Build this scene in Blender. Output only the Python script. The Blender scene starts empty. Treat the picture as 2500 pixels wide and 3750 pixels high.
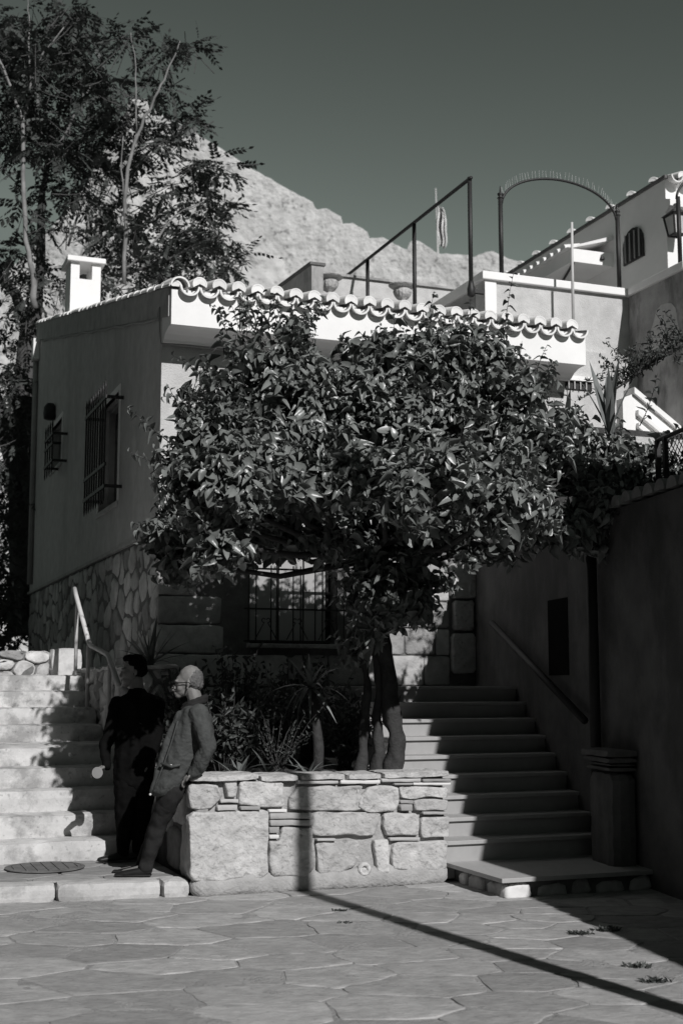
import bpy, bmesh, math, random
import numpy as np
from mathutils import Vector, Matrix, noise, Euler, Quaternion

random.seed(7)
rng = np.random.default_rng(11)
SC = bpy.context.scene
COL = SC.collection

# ------------------------------------------------------------------ camera, sky, sun, exposure
EYE = 1.65
PITCH = math.radians(7.6)
FPX = 4760.0                       # focal length in pixels of the 2500 x 3750 photograph
cam_d = bpy.data.cameras.new('camera')
cam_d.sensor_fit = 'VERTICAL'
cam_d.sensor_height = 36.0
cam_d.sensor_width = 24.0
cam_d.lens = FPX * 36.0 / 3750.0
cam_d.clip_start = 0.1
cam_d.clip_end = 2000.0
cam_d.dof.use_dof = True
cam_d.dof.focus_distance = 11.3
cam_d.dof.aperture_fstop = 2.4
cam = bpy.data.objects.new('camera', cam_d)
cam.location = (0, 0, EYE)
cam.rotation_euler = (math.radians(90) + PITCH, 0, 0)
COL.objects.link(cam)
SC.camera = cam

SUN_AZ = math.radians(28.0)        # to the right of straight behind the camera
SUN_EL = math.radians(35.5)
to_sun = Vector((math.sin(SUN_AZ) * math.cos(SUN_EL), -math.cos(SUN_AZ) * math.cos(SUN_EL), math.sin(SUN_EL)))
sun_d = bpy.data.lights.new('sun', 'SUN')
sun_d.energy = 4.2
sun_d.angle = math.radians(0.53)
sun_d.color = (1.0, 0.985, 0.985)
sun = bpy.data.objects.new('sun', sun_d)
sun.rotation_euler = (-to_sun).to_track_quat('-Z', 'Y').to_euler()
sun.location = (20, -30, 40)
COL.objects.link(sun)

world = bpy.data.worlds.new('World')
SC.world = world
world.use_nodes = True
wn = world.node_tree
wn.nodes.clear()
w_out = wn.nodes.new('ShaderNodeOutputWorld')
w_bg = wn.nodes.new('ShaderNodeBackground')
w_sky = wn.nodes.new('ShaderNodeTexSky')
w_sky.sky_type = 'NISHITA'
w_sky.sun_disc = False
w_sky.sun_elevation = SUN_EL
w_sky.sun_rotation = math.atan2(to_sun.x, to_sun.y)
w_sky.air_density = 1.0
w_sky.dust_density = 0.2
w_sep = wn.nodes.new('ShaderNodeSeparateColor')      # black and white film behind a red filter
w_mix = wn.nodes.new('ShaderNodeCombineColor')
wn.links.new(w_sky.outputs[0], w_sep.inputs[0])
w_pow = wn.nodes.new('ShaderNodeMath'); w_pow.operation = 'POWER'; w_pow.inputs[1].default_value = 2.0     # contrast of the film
w_cap = wn.nodes.new('ShaderNodeMath'); w_cap.operation = 'MINIMUM'; w_cap.inputs[1].default_value = 1.9     # shoulder of the film
wn.links.new(w_sep.outputs[0], w_cap.inputs[0])
wn.links.new(w_cap.outputs[0], w_pow.inputs[0])
for i, k in enumerate((0.85, 1.0, 0.915)):
    m = wn.nodes.new('ShaderNodeMath'); m.operation = 'MULTIPLY'; m.inputs[1].default_value = k
    wn.links.new(w_pow.outputs[0], m.inputs[0])
    wn.links.new(m.outputs[0], w_mix.inputs[i])
wn.links.new(w_mix.outputs[0], w_bg.inputs[0])
w_bg.inputs[1].default_value = 0.052
wn.links.new(w_bg.outputs[0], w_out.inputs[0])

SC.view_settings.view_transform = 'Standard'
SC.view_settings.look = 'None'
SC.view_settings.gamma = 1.0
SC.view_settings.exposure = 0.0
SC.view_settings.use_curve_mapping = False
SC.render.engine = 'CYCLES'
SC.cycles.use_denoising = True
SC.cycles.max_bounces = 6

# ------------------------------------------------------------------ survey frames
AL = math.radians(20.8)            # the houses stand turned by this much
O = Vector((-1.17, 10.5, 0.0))     # front left foot of the planter
U = Vector((math.cos(AL), math.sin(AL), 0))
V = Vector((-math.sin(AL), math.cos(AL), 0))
def W(a, b, z=0.0):
    return O + U * a + V * b + Vector((0, 0, z))
RA = math.radians(11.0)            # the wall on the right runs at another angle
RO = Vector((2.45, 11.3, 0.0))
RS = Vector((-math.sin(RA), math.cos(RA), 0))
RN = Vector((math.cos(RA), math.sin(RA), 0))
def R(s, n, z=0.0):                # s along the wall away from the viewer, n into the wall
    return RO + RS * s + RN * n + Vector((0, 0, z))
def ray(x, y):
    r = (x - 1250) / FPX; up = (1875 - y) / FPX
    return Vector((r, math.cos(PITCH) - up * math.sin(PITCH), math.sin(PITCH) + up * math.cos(PITCH)))
def at(x, y, Y):
    d = ray(x, y); return Vector((0, 0, EYE)) + d * (Y / d.y)
def on_b(x, y, b):                 # pixel -> (a, z) on the plane b
    d = ray(x, y); c = Vector((0, 0, EYE)) - O
    p = c + d * ((b - c.dot(V)) / d.dot(V)); return p.dot(U), p.z
def IDENT(x, y, z=0.0):
    return Vector((x, y, z))

# ------------------------------------------------------------------ materials
def nd(t, k, **kw):
    n = t.nodes.new(k)
    for a, v in kw.items(): setattr(n, a, v)
    return n
MATS = {}
def mat(name, v, var=0.25, scale=6.0, rough=0.85, bump=0.2, bscale=40.0, rnd=0.0, stain=0.0, sscale=1.2,
        stain_v=None, spec=0.3, stretch=(1, 1, 1), bdist=0.01, detail=6.0, metal=0.0, tint=(1.0, 0.995, 0.985), translucent=0.0, streak=0.0, speck=0.0, spscale=22.0, turn=False, blocks=None):
    """grey procedural surface: tonal noise, per object difference, stains with their own outline, fine relief"""
    if name in MATS: return MATS[name]
    m = bpy.data.materials.new(name); m.use_nodes = True
    t = m.node_tree; t.nodes.clear(); L = t.links.new
    out = nd(t, 'ShaderNodeOutputMaterial'); bs = nd(t, 'ShaderNodeBsdfPrincipled')
    bs.inputs['Roughness'].default_value = rough
    bs.inputs['Specular IOR Level'].default_value = spec
    bs.inputs['Metallic'].default_value = metal
    tc = nd(t, 'ShaderNodeTexCoord'); mp = nd(t, 'ShaderNodeMapping'); mp.inputs['Scale'].default_value = stretch
    geo = nd(t, 'ShaderNodeNewGeometry')
    L(geo.outputs['Position'], mp.inputs[0])
    if turn:      # each stone has its own grain direction
        oi0 = nd(t, 'ShaderNodeObjectInfo'); mz = nd(t, 'ShaderNodeMath', operation='MULTIPLY'); mz.inputs[1].default_value = 37.0; cx0 = nd(t, 'ShaderNodeCombineXYZ')
        L(oi0.outputs['Random'], mz.inputs[0]); L(mz.outputs[0], cx0.inputs[2]); L(cx0.outputs[0], mp.inputs['Rotation'])
    n1 = nd(t, 'ShaderNodeTexNoise'); n1.inputs['Scale'].default_value = scale; n1.inputs['Detail'].default_value = detail; n1.inputs['Roughness'].default_value = 0.62
    L(mp.outputs[0], n1.inputs[0])
    mr = nd(t, 'ShaderNodeMapRange'); mr.inputs[1].default_value = 0.28; mr.inputs[2].default_value = 0.72
    mr.inputs[3].default_value = v * (1 - var); mr.inputs[4].default_value = v * (1 + var)
    L(n1.outputs[0], mr.inputs[0]); val = mr.outputs[0]
    if rnd:
        oi = nd(t, 'ShaderNodeObjectInfo'); q = nd(t, 'ShaderNodeMapRange')
        q.inputs[3].default_value = 1 - rnd; q.inputs[4].default_value = 1 + rnd
        L(oi.outputs['Random'], q.inputs[0]); mu = nd(t, 'ShaderNodeMath', operation='MULTIPLY')
        L(val, mu.inputs[0]); L(q.outputs[0], mu.inputs[1]); val = mu.outputs[0]
    if stain:
        n2 = nd(t, 'ShaderNodeTexNoise'); n2.inputs['Scale'].default_value = sscale; n2.inputs['Detail'].default_value = 8.0; n2.inputs['Roughness'].default_value = 0.7
        if streak:
            mp2 = nd(t, 'ShaderNodeMapping'); mp2.inputs['Scale'].default_value = (1, 1, streak)
            L(geo.outputs['Position'], mp2.inputs[0]); L(mp2.outputs[0], n2.inputs[0])
        else:
            L(geo.outputs['Position'], n2.inputs[0])
        q = nd(t, 'ShaderNodeMapRange'); q.inputs[1].default_value = 0.5; q.inputs[2].default_value = 0.62
        q.inputs[3].default_value = 0.0; q.inputs[4].default_value = stain
        L(n2.outputs[0], q.inputs[0]); mx = nd(t, 'ShaderNodeMix'); mx.data_type = 'FLOAT'
        L(q.outputs[0], mx.inputs[0]); L(val, mx.inputs[2]); mx.inputs[3].default_value = v * 0.3 if stain_v is None else stain_v
        val = mx.outputs[0]
    if speck:
        n4 = nd(t, 'ShaderNodeTexNoise'); n4.inputs['Scale'].default_value = spscale; n4.inputs['Detail'].default_value = 3.0
        L(geo.outputs['Position'], n4.inputs[0])
        q = nd(t, 'ShaderNodeMapRange'); q.inputs[1].default_value = 0.62; q.inputs[2].default_value = 0.7; q.inputs[3].default_value = 1.0; q.inputs[4].default_value = 1 - speck
        L(n4.outputs[0], q.inputs[0]); mu = nd(t, 'ShaderNodeMath', operation='MULTIPLY')
        L(val, mu.inputs[0]); L(q.outputs[0], mu.inputs[1]); val = mu.outputs[0]
    if blocks:     # courses of masonry too far away to model
        sx = nd(t, 'ShaderNodeSeparateXYZ'); cx = nd(t, 'ShaderNodeCombineXYZ'); L(geo.outputs['Position'], sx.inputs[0]); L(sx.outputs[0], cx.inputs[0]); L(sx.outputs[2], cx.inputs[1])
        nb_ = nd(t, 'ShaderNodeTexNoise'); nb_.inputs['Scale'].default_value = .5; L(geo.outputs['Position'], nb_.inputs[0])
        va = nd(t, 'ShaderNodeVectorMath', operation='MULTIPLY_ADD'); va.inputs[1].default_value = (1.6, 1.2, 0); L(nb_.outputs[1], va.inputs[0]); L(cx.outputs[0], va.inputs[2])
        bk = nd(t, 'ShaderNodeTexBrick'); L(va.outputs[0], bk.inputs[0]); bk.inputs['Scale'].default_value = 1.0; bk.inputs['Brick Width'].default_value = blocks[0]; bk.inputs['Row Height'].default_value = blocks[1]
        bk.inputs['Mortar Size'].default_value = .05; bk.inputs['Color1'].default_value = (.9, .9, .9, 1); bk.inputs['Color2'].default_value = (1.06, 1.06, 1.06, 1); bk.inputs['Mortar'].default_value = (.86, .86, .86, 1)
        bw_ = nd(t, 'ShaderNodeRGBToBW'); L(bk.outputs[0], bw_.inputs[0]); mu = nd(t, 'ShaderNodeMath', operation='MULTIPLY'); L(val, mu.inputs[0]); L(bw_.outputs[0], mu.inputs[1]); val = mu.outputs[0]
    cc = nd(t, 'ShaderNodeCombineColor')
    for i, k in enumerate(tint):
        mu = nd(t, 'ShaderNodeMath', operation='MULTIPLY'); mu.inputs[1].default_value = k
        L(val, mu.inputs[0]); L(mu.outputs[0], cc.inputs[i])
    L(cc.outputs[0], bs.inputs['Base Color'])
    if bump:
        n3 = nd(t, 'ShaderNodeTexNoise'); n3.inputs['Scale'].default_value = bscale; n3.inputs['Detail'].default_value = 5.0
        L(mp.outputs[0], n3.inputs[0]); b = nd(t, 'ShaderNodeBump'); b.inputs['Strength'].default_value = bump; b.inputs['Distance'].default_value = bdist
        L(n3.outputs[0], b.inputs['Height']); L(b.outputs[0], bs.inputs['Normal'])
    sh = bs.outputs[0]
    if translucent:
        tr = nd(t, 'ShaderNodeBsdfTranslucent'); L(cc.outputs[0], tr.inputs[0]); ms = nd(t, 'ShaderNodeMixShader'); ms.inputs[0].default_value = translucent
        L(sh, ms.inputs[1]); L(tr.outputs[0], ms.inputs[2]); sh = ms.outputs[0]
    L(sh, out.inputs[0]); MATS[name] = m
    return m
M = {}
M['white'] = mat('white_paint', 0.80, 0.06, 2.0, 0.7, 0.08, 60)
M['whitetile'] = mat('whitewashed_tile', 0.72, 0.12, 9.0, 0.75, 0.15, 50, rnd=0.06)
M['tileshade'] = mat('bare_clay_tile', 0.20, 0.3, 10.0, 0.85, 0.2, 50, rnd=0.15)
M['plaster'] = mat('rough_plaster', 0.50, 0.14, 6.0, 0.92, 1.0, 60, stain=0.45, sscale=0.9, stain_v=0.33, streak=0.3, bdist=0.008)
M['plaster_dirty'] = mat('weathered_plaster', 0.34, 0.3, 3.0, 0.92, 0.5, 70, stain=0.75, sscale=2.2, stain_v=0.12, streak=0.35)
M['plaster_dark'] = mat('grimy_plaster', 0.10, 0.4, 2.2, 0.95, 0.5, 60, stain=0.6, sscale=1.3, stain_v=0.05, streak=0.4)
M['plinth'] = mat('verge_plaster', 0.38, 0.25, 5.0, 0.92, 0.4, 60)
M['stone'] = mat('planter_stone', 0.43, 0.22, 9.0, 0.92, 1.0, 15, rnd=0.15, stain=0.35, sscale=3.5, stain_v=0.33, bdist=0.035, speck=0.35)
M['marble'] = mat('white_marble', 0.62, 0.08, 5.0, 0.8, 0.25, 40, rnd=0.05)
M['brick'] = mat('thin_brick', 0.36, 0.12, 12.0, 0.92, 0.3, 60, rnd=0.25)
M['mortar'] = mat('lime_mortar', 0.33, 0.16, 9.0, 0.95, 0.8, 40, bdist=0.015)
M['rubble'] = mat('rubble_stone', 0.40, 0.28, 7.0, 0.92, 0.9, 30, rnd=0.42, bdist=0.012)
M['joint'] = mat('dark_joint', 0.13, 0.3, 8.0, 0.95, 0.6, 40)
M['flag'] = mat('flagstone', 0.315, 0.26, 9.0, 0.75, 0.6, 24, rnd=0.22, stretch=(0.8, 1.6, 1), bdist=0.014, speck=0.3, spscale=40.0, stain=0.5, sscale=1.6, stain_v=0.225, detail=12, turn=True)
M['grout'] = mat('paving_mortar', 0.29, 0.25, 12.0, 0.92, 1.0, 40, bdist=0.015, speck=0.35, spscale=60.0, stain=0.5, sscale=3, stain_v=0.17)
M['step'] = mat('stained_step', 0.50, 0.22, 4.0, 0.9, 0.4, 40, stain=0.72, sscale=2.3, stain_v=0.20, speck=0.3)
M['kerb'] = mat('lichen_kerb', 0.48, 0.22, 8.0, 0.9, 0.4, 40, stain=0.65, sscale=4.0, stain_v=0.22, rnd=0.08)
M['slab'] = mat('grey_marble_tread', 0.35, 0.08, 6.0, 0.6, 0.06, 60, stretch=(2.5, 1, 1.5))
M['riser'] = mat('grey_marble_riser', 0.32, 0.07, 4.0, 0.6, 0.05, 60, stretch=(3, 1, 2))
M['iron'] = mat('black_iron', 0.018, 0.3, 10.0, 0.55, 0.1, 80, spec=0.4)
M['steel'] = mat('painted_tube', 0.5, 0.1, 10.0, 0.5, 0.05, 60)
M['pipe'] = mat('grey_pipe', 0.35, 0.1, 6.0, 0.6, 0.05, 60)
M['pipedark'] = mat('dark_pipe', 0.02, 0.2, 6.0, 0.6, 0.05, 60)
M['glass'] = mat('window_pane', 0.03, 0.1, 3.0, 0.08, 0.0, 30, spec=0.5)
M['pane'] = mat('pale_shutter', 0.36, 0.05, 3.0, 0.6, 0.02, 30)
M['wood'] = mat('old_wood', 0.05, 0.3, 4.0, 0.8, 0.3, 50, stretch=(6, 6, 1))
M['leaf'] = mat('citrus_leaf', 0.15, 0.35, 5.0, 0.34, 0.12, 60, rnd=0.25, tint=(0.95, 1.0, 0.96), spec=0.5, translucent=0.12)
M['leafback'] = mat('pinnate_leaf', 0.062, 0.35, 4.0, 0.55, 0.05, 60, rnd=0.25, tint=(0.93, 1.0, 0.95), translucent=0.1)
M['blade'] = mat('blade_leaf', 0.13, 0.25, 6.0, 0.5, 0.05, 60, rnd=0.25, tint=(0.94, 1.0, 0.97), stretch=(4, 4, 1))
M['agave'] = mat('agave_leaf', 0.15, 0.3, 5.0, 0.55, 0.05, 60, tint=(0.95, 1.0, 0.98), stretch=(6, 6, 0.6))
M['bark'] = mat('citrus_bark', 0.04, 0.35, 14.0, 0.9, 0.7, 40, bdist=0.012)
M['barkpale'] = mat('pale_bark', 0.2, 0.35, 5.0, 0.85, 0.3, 40)
M['barkdark'] = mat('dark_bark', 0.07, 0.35, 8.0, 0.9, 0.7, 30, bdist=0.02)
M['soil'] = mat('soil', 0.05, 0.4, 8.0, 0.95, 0.9, 30, bdist=0.03)
M['rock'] = mat('limestone', 0.43, 0.26, 0.6, 0.95, 1.0, 1.6, bdist=0.4, stain=0.3, sscale=0.13, stain_v=0.27, detail=12, speck=0.45, spscale=0.7)
M['rampart'] = mat('rampart_masonry', 0.46, 0.24, 0.8, 0.95, 1.0, 2.0, bdist=0.3, stain=0.35, sscale=0.2, stain_v=0.30, detail=12, speck=0.5, spscale=0.9, blocks=(1.5, .62))
M['earth'] = mat('dry_ground', 0.12, 0.3, 0.6, 0.95, 0.5, 10)
M['skin'] = mat('skin', 0.16, 0.1, 20.0, 0.55, 0.15, 90, tint=(1.02, 1.0, 0.97))
M['hair'] = mat('grey_hair', 0.09, 0.5, 60.0, 0.7, 0.6, 120, stretch=(1, 1, 0.3))
M['jacket'] = mat('canvas_jacket', 0.062, 0.22, 14.0, 0.85, 0.45, 26, bdist=0.015, stretch=(1, 1, 1.2), spec=0.1, tint=(0.96, 1.0, 0.98))
M['cloth'] = mat('dark_cloth', 0.022, 0.25, 9.0, 0.9, 0.25, 160, spec=0.1)
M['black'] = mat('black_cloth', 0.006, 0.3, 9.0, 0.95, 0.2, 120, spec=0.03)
M['shoe'] = mat('black_leather', 0.014, 0.3, 9.0, 0.5, 0.1, 120)
M['snap'] = mat('metal_snap', 0.55, 0.05, 9.0, 0.35, 0.0, 10)
M['paper'] = mat('pale_paper', 0.26, 0.05, 9.0, 0.8, 0.0, 10)

# ------------------------------------------------------------------ mesh helpers
WLOC = {}
def tag(o, label=None, cat=None, group=None, kind=None):
    if label: o['label'] = label
    if cat: o['category'] = cat
    if group: o['group'] = group
    if kind: o['kind'] = kind
    return o
def thing(name, loc, label, cat, group=None):
    o = bpy.data.objects.new(name, None); o.empty_display_size = 0.2
    o.location = loc; COL.objects.link(o); WLOC[o.name] = Vector(loc)
    return tag(o, label, cat, group)
def link_mesh(name, me, parent, wloc):
    o = bpy.data.objects.new(name, me); COL.objects.link(o)
    if parent is not None:
        o.parent = parent; o.location = wloc - WLOC[parent.name]
    else:
        o.location = wloc
    WLOC[o.name] = Vector(wloc)
    return o
class MB:
    def __init__(s, tf=W): s.v = []; s.f = []; s.tf = tf
    def pt(s, *p): s.v.append(s.tf(*p)); return len(s.v) - 1
    def add(s, pts, faces):
        n = len(s.v); s.v += [s.tf(*p) for p in pts]; s.f += [tuple(i + n for i in f) for f in faces]; return s
    def box(s, a0, a1, b0, b1, z0, z1):
        s.add([(a0, b0, z0), (a1, b0, z0), (a1, b1, z0), (a0, b1, z0), (a0, b0, z1), (a1, b0, z1), (a1, b1, z1), (a0, b1, z1)],
              [(0, 3, 2, 1), (4, 5, 6, 7), (0, 1, 5, 4), (1, 2, 6, 5), (2, 3, 7, 6), (3, 0, 4, 7)]); return s
    def prism(s, poly, ax, c0, c1):
        """poly in the two other axes, extruded along axis ax from c0 to c1"""
        def mk(p, c):
            q = list(p); q.insert(ax, c); return q
        n = len(poly)
        s.add([mk(p, c0) for p in poly] + [mk(p, c1) for p in poly],
              [tuple(range(n))[::-1], tuple(range(n, 2 * n))] + [(i, (i + 1) % n, n + (i + 1) % n, n + i) for i in range(n)]); return s
    def tube(s, pts, r, seg=8, cap=True):
        P = [s.tf(*p) for p in pts]; n0 = len(s.v); k = len(P)
        rr = r if hasattr(r, '__len__') else [r] * k
        prev = None
        for i, p in enumerate(P):
            t = (P[min(i + 1, k - 1)] - P[max(i - 1, 0)]).normalized()
            if prev is None:
                x = t.orthogonal().normalized()
            else:
                x = prev - t * prev.dot(t)
                x = x.normalized() if x.length > 1e-6 else t.orthogonal().normalized()
            y = t.cross(x); prev = x
            for j in range(seg):
                an = 2 * math.pi * j / seg
                s.v.append(p + (x * math.cos(an) + y * math.sin(an)) * rr[i])
        for i in range(k - 1):
            for j in range(seg):
                a = n0 + i * seg + j; b = n0 + i * seg + (j + 1) % seg
                s.f.append((a, b, b + seg, a + seg))
        if cap:
            s.f.append(tuple(range(n0, n0 + seg))[::-1]); s.f.append(tuple(range(n0 + (k - 1) * seg, n0 + k * seg)))
        return s
    def lathe(s, c, prof, seg=20, flute=0.0, nfl=0, flz=(0, 0)):
        c = s.tf(*c); n0 = len(s.v); k = len(prof)
        for (r, z) in prof:
            for j in range(seg):
                an = 2 * math.pi * j / seg; q = r
                if nfl and flz[0] <= z <= flz[1]: q = r * (1 - flute * (0.5 - 0.5 * math.cos(an * nfl)))
                s.v.append(c + Vector((q * math.cos(an), q * math.sin(an), z)))
        for i in range(k - 1):
            for j in range(seg):
                a = n0 + i * seg + j; b = n0 + i * seg + (j + 1) % seg
                s.f.append((a, b, b + seg, a + seg))
        s.f.append(tuple(range(n0, n0 + seg))[::-1]); s.f.append(tuple(range(n0 + (k - 1) * seg, n0 + k * seg)))
        return s
    def build(s, name, m, parent=None, smooth=False, bevel=0.0, label=None, cat=None, group=None, kind=None, flip=False, rough=0.0, rfreq=14.0):
        if parent is not None and False: pass
        xs = [p.x for p in s.v]; ys = [p.y for p in s.v]; zs = [p.z for p in s.v]
        c = Vector(((min(xs) + max(xs)) / 2, (min(ys) + max(ys)) / 2, min(zs)))
        me = bpy.data.meshes.new(name)
        if rough:
            s.v = [p + Vector((nz(p.x * q, p.y * q, p.z * q * .6), nz(p.x * q, p.y * q + 40, p.z * q * .6), nz(p.x * q, p.y * q, p.z * q + 80))) * rough for p in s.v for q in (rfreq,)]
        me.from_pydata([tuple(p - c) for p in s.v], [], s.f)
        if flip or True:
            bm = bmesh.new(); bm.from_mesh(me); bmesh.ops.recalc_face_normals(bm, faces=bm.faces); bm.to_mesh(me); bm.free()
        me.materials.append(m)
        if smooth: me.polygons.foreach_set('use_smooth', [True] * len(me.polygons))
        o = link_mesh(name, me, parent, c)
        if bevel:
            bv = o.modifiers.new('bevel', 'BEVEL'); bv.width = bevel; bv.segments = 2; bv.limit_method = 'ANGLE'
        return tag(o, label, cat, group, kind)

def nz(x, y, z=0.0, s=1.0):
    return noise.noise(Vector((x * s, y * s, z * s)))
def rough_box(mb, a0, a1, b0, b1, z0, z1, cell=0.12, jit=0.01, seed=0.0, rnd=0.012):
    """a block cut by hand: gridded faces, worn arrises, uneven surfaces"""
    na = max(1, round((a1 - a0) / cell)); nb = max(1, round((b1 - b0) / cell)); nc = max(1, round((z1 - z0) / cell))
    idx = {}
    ca, cb, cz = (a0 + a1) / 2, (b0 + b1) / 2, (z0 + z1) / 2
    def vid(i, j, k):
        if (i, j, k) in idx: return idx[(i, j, k)]
        a = a0 + (a1 - a0) * i / na; b = b0 + (b1 - b0) * j / nb; z = z0 + (z1 - z0) * k / nc
        e = (i in (0, na)) + (j in (0, nb)) + (k in (0, nc))
        sh = rnd * (e - 1) if e > 1 else 0.0
        if i in (0, na): a += (ca - a) / abs(ca - a) * sh
        if j in (0, nb): b += (cb - b) / abs(cb - b) * sh
        if k in (0, nc): z += (cz - z) / abs(cz - z) * sh
        q = 9.0
        a += jit * nz(a * q + seed, b * q, z * q); b += jit * nz(a * q, b * q + seed + 31, z * q); z += jit * nz(a * q, b * q, z * q + seed + 77)
        idx[(i, j, k)] = mb.pt(a, b, z); return idx[(i, j, k)]
    for i in range(na):
        for j in range(nb):
            for k in (0, nc): mb.f.append((vid(i, j, k), vid(i + 1, j, k), vid(i + 1, j + 1, k), vid(i, j + 1, k)))
    for i in range(na):
        for k in range(nc):
            for j in (0, nb): mb.f.append((vid(i, j, k), vid(i + 1, j, k), vid(i + 1, j, k + 1), vid(i, j, k + 1)))
    for j in range(nb):
        for k in range(nc):
            for i in (0, na): mb.f.append((vid(i, j, k), vid(i, j + 1, k), vid(i, j + 1, k + 1), vid(i, j, k + 1)))
    return mb

def resample(poly, step, jit, seed=0.0):
    out = []
    n = len(poly)
    for i in range(n):
        p = poly[i]; q = poly[(i + 1) % n]
        d = math.hypot(q[0] - p[0], q[1] - p[1]); k = max(1, round(d / step))
        for j in range(k):
            t = j / k
            x = p[0] + (q[0] - p[0]) * t; y = p[1] + (q[1] - p[1]) * t
            out.append((x + jit * nz(x * 7 + seed, y * 7, 3.1), y + jit * nz(x * 7, y * 7 + seed, 9.7)))
    return out
def chaikin(poly, k=0.2):
    out = []
    n = len(poly)
    for i in range(n):
        p = poly[i]; q = poly[(i + 1) % n]
        out.append((p[0] + (q[0] - p[0]) * k, p[1] + (q[1] - p[1]) * k)); out.append((q[0] - (q[0] - p[0]) * k, q[1] - (q[1] - p[1]) * k))
    return out
def stone(mb, poly, place, depth, edge=0.02, bulge=0.012, seed=0.0, rings=2):
    """a stone: outline poly in a plane, place(x, y, d) gives the point d in front of that plane"""
    n = len(poly); cx = sum(p[0] for p in poly) / n; cy = sum(p[1] for p in poly) / n
    n0 = len(mb.v)
    def ring(f, d, jj):
        for (x, y) in poly:
            L = math.hypot(x - cx, y - cy) or 1e-6
            k = max(0.0, 1 - f / L) if f < 1 else 1
            X = cx + (x - cx) * k; Y = cy + (y - cy) * k
            mb.v.append(place(X, Y, d + jj * (nz(X * 6 + seed, Y * 6, 5.0) + .5 * nz(X * 15 + seed, Y * 15, 1.0) + .3 * nz(X * 34, Y * 34 + seed, 2.0))))
    ring(0.0, -depth, 0.0); ring(0.0, -edge, 0.0); ring(edge * 0.45, -edge * 0.25, bulge * 0.6); 
    R_ = min(math.hypot(x - cx, y - cy) for x, y in poly)
    lv = 3
    for r in range(rings):
        f = edge * 1.3 + (R_ - edge * 1.3) * r / rings
        ring(f, 0.0, bulge); lv += 1
    for i in range(lv - 1):
        for j in range(n):
            a = n0 + i * n + j; b = n0 + i * n + (j + 1) % n
            mb.f.append((a, b, b + n, a + n))
    mb.f.append(tuple(range(n0 + (lv - 1) * n, n0 + lv * n)))
    return mb
def voronoi(pts, bound, gap, sx=1.0):
    """irregular cells round the points, clipped to bound, with a joint of width gap between them"""
    cells = []
    P = [(x / sx, y) for x, y in pts]; B = [(x / sx, y) for x, y in bound]
    for i, (x, y) in enumerate(P):
        poly = list(B)
        near = sorted(range(len(P)), key=lambda j: (P[j][0] - x) ** 2 + (P[j][1] - y) ** 2)[1:26]
        for j in near:
            mx, my = (P[j][0] + x) / 2, (P[j][1] + y) / 2; dx, dy = P[j][0] - x, P[j][1] - y
            L = math.hypot(dx, dy); dx /= L; dy /= L; c = mx * dx + my * dy - gap / 2
            new = []
            for k in range(len(poly)):
                p, q = poly[k], poly[(k + 1) % len(poly)]
                dp = p[0] * dx + p[1] * dy - c; dq = q[0] * dx + q[1] * dy - c
                if dp <= 0: new.append(p)
                if (dp < 0) != (dq < 0) and abs(dp - dq) > 1e-9:
                    t = dp / (dp - dq); new.append((p[0] + (q[0] - p[0]) * t, p[1] + (q[1] - p[1]) * t))
            poly = new
            if len(poly) < 3: break
        cells.append([(p[0] * sx, p[1]) for p in poly] if len(poly) >= 3 else None)
    return cells
def area(p):
    return abs(sum(p[i][0] * p[(i + 1) % len(p)][1] - p[(i + 1) % len(p)][0] * p[i][1] for i in range(len(p)))) / 2
def scatter(x0, x1, y0, y1, d, sx=1.0, tries=4000, r=None, spread=(0.75, 1.3)):
    r = r or random; pts = []
    for _ in range(tries):
        x, y = r.uniform(x0, x1), r.uniform(y0, y1); dd = d * r.uniform(*spread)
        if all(((x - p[0]) / sx) ** 2 + (y - p[1]) ** 2 > dd * dd for p in pts): pts.append((x, y))
    return pts

# ================================================================== THE SETTING
g = MB(IDENT); g.add([(-400, -200, -0.03), (400, -200, -0.03), (400, 600, -0.03), (-400, 600, -0.03)], [(0, 1, 2, 3)])
g.build('ground', M['earth'], kind='structure', label='dry bare ground under the whole hillside')
g = MB(IDENT)
nx, ny = 170, 200
for j in range(ny + 1):
    for i in range(nx + 1):
        x = -7 + 13 * i / nx; y = -3 + 16 * j / ny
        g.pt(x, y, 0.0035 * nz(x * 1.3, y * 1.3) + 0.0065 * nz(x * 5, y * 5, 2.0))
for j in range(ny):
    for i in range(nx):
        a = j * (nx + 1) + i; g.f.append((a, a + 1, a + nx + 2, a + nx + 1))
pavement = g.build('pavement', M['grout'], smooth=True, kind='structure', label='crazy paving of flat grey flagstones in mortar')

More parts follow.
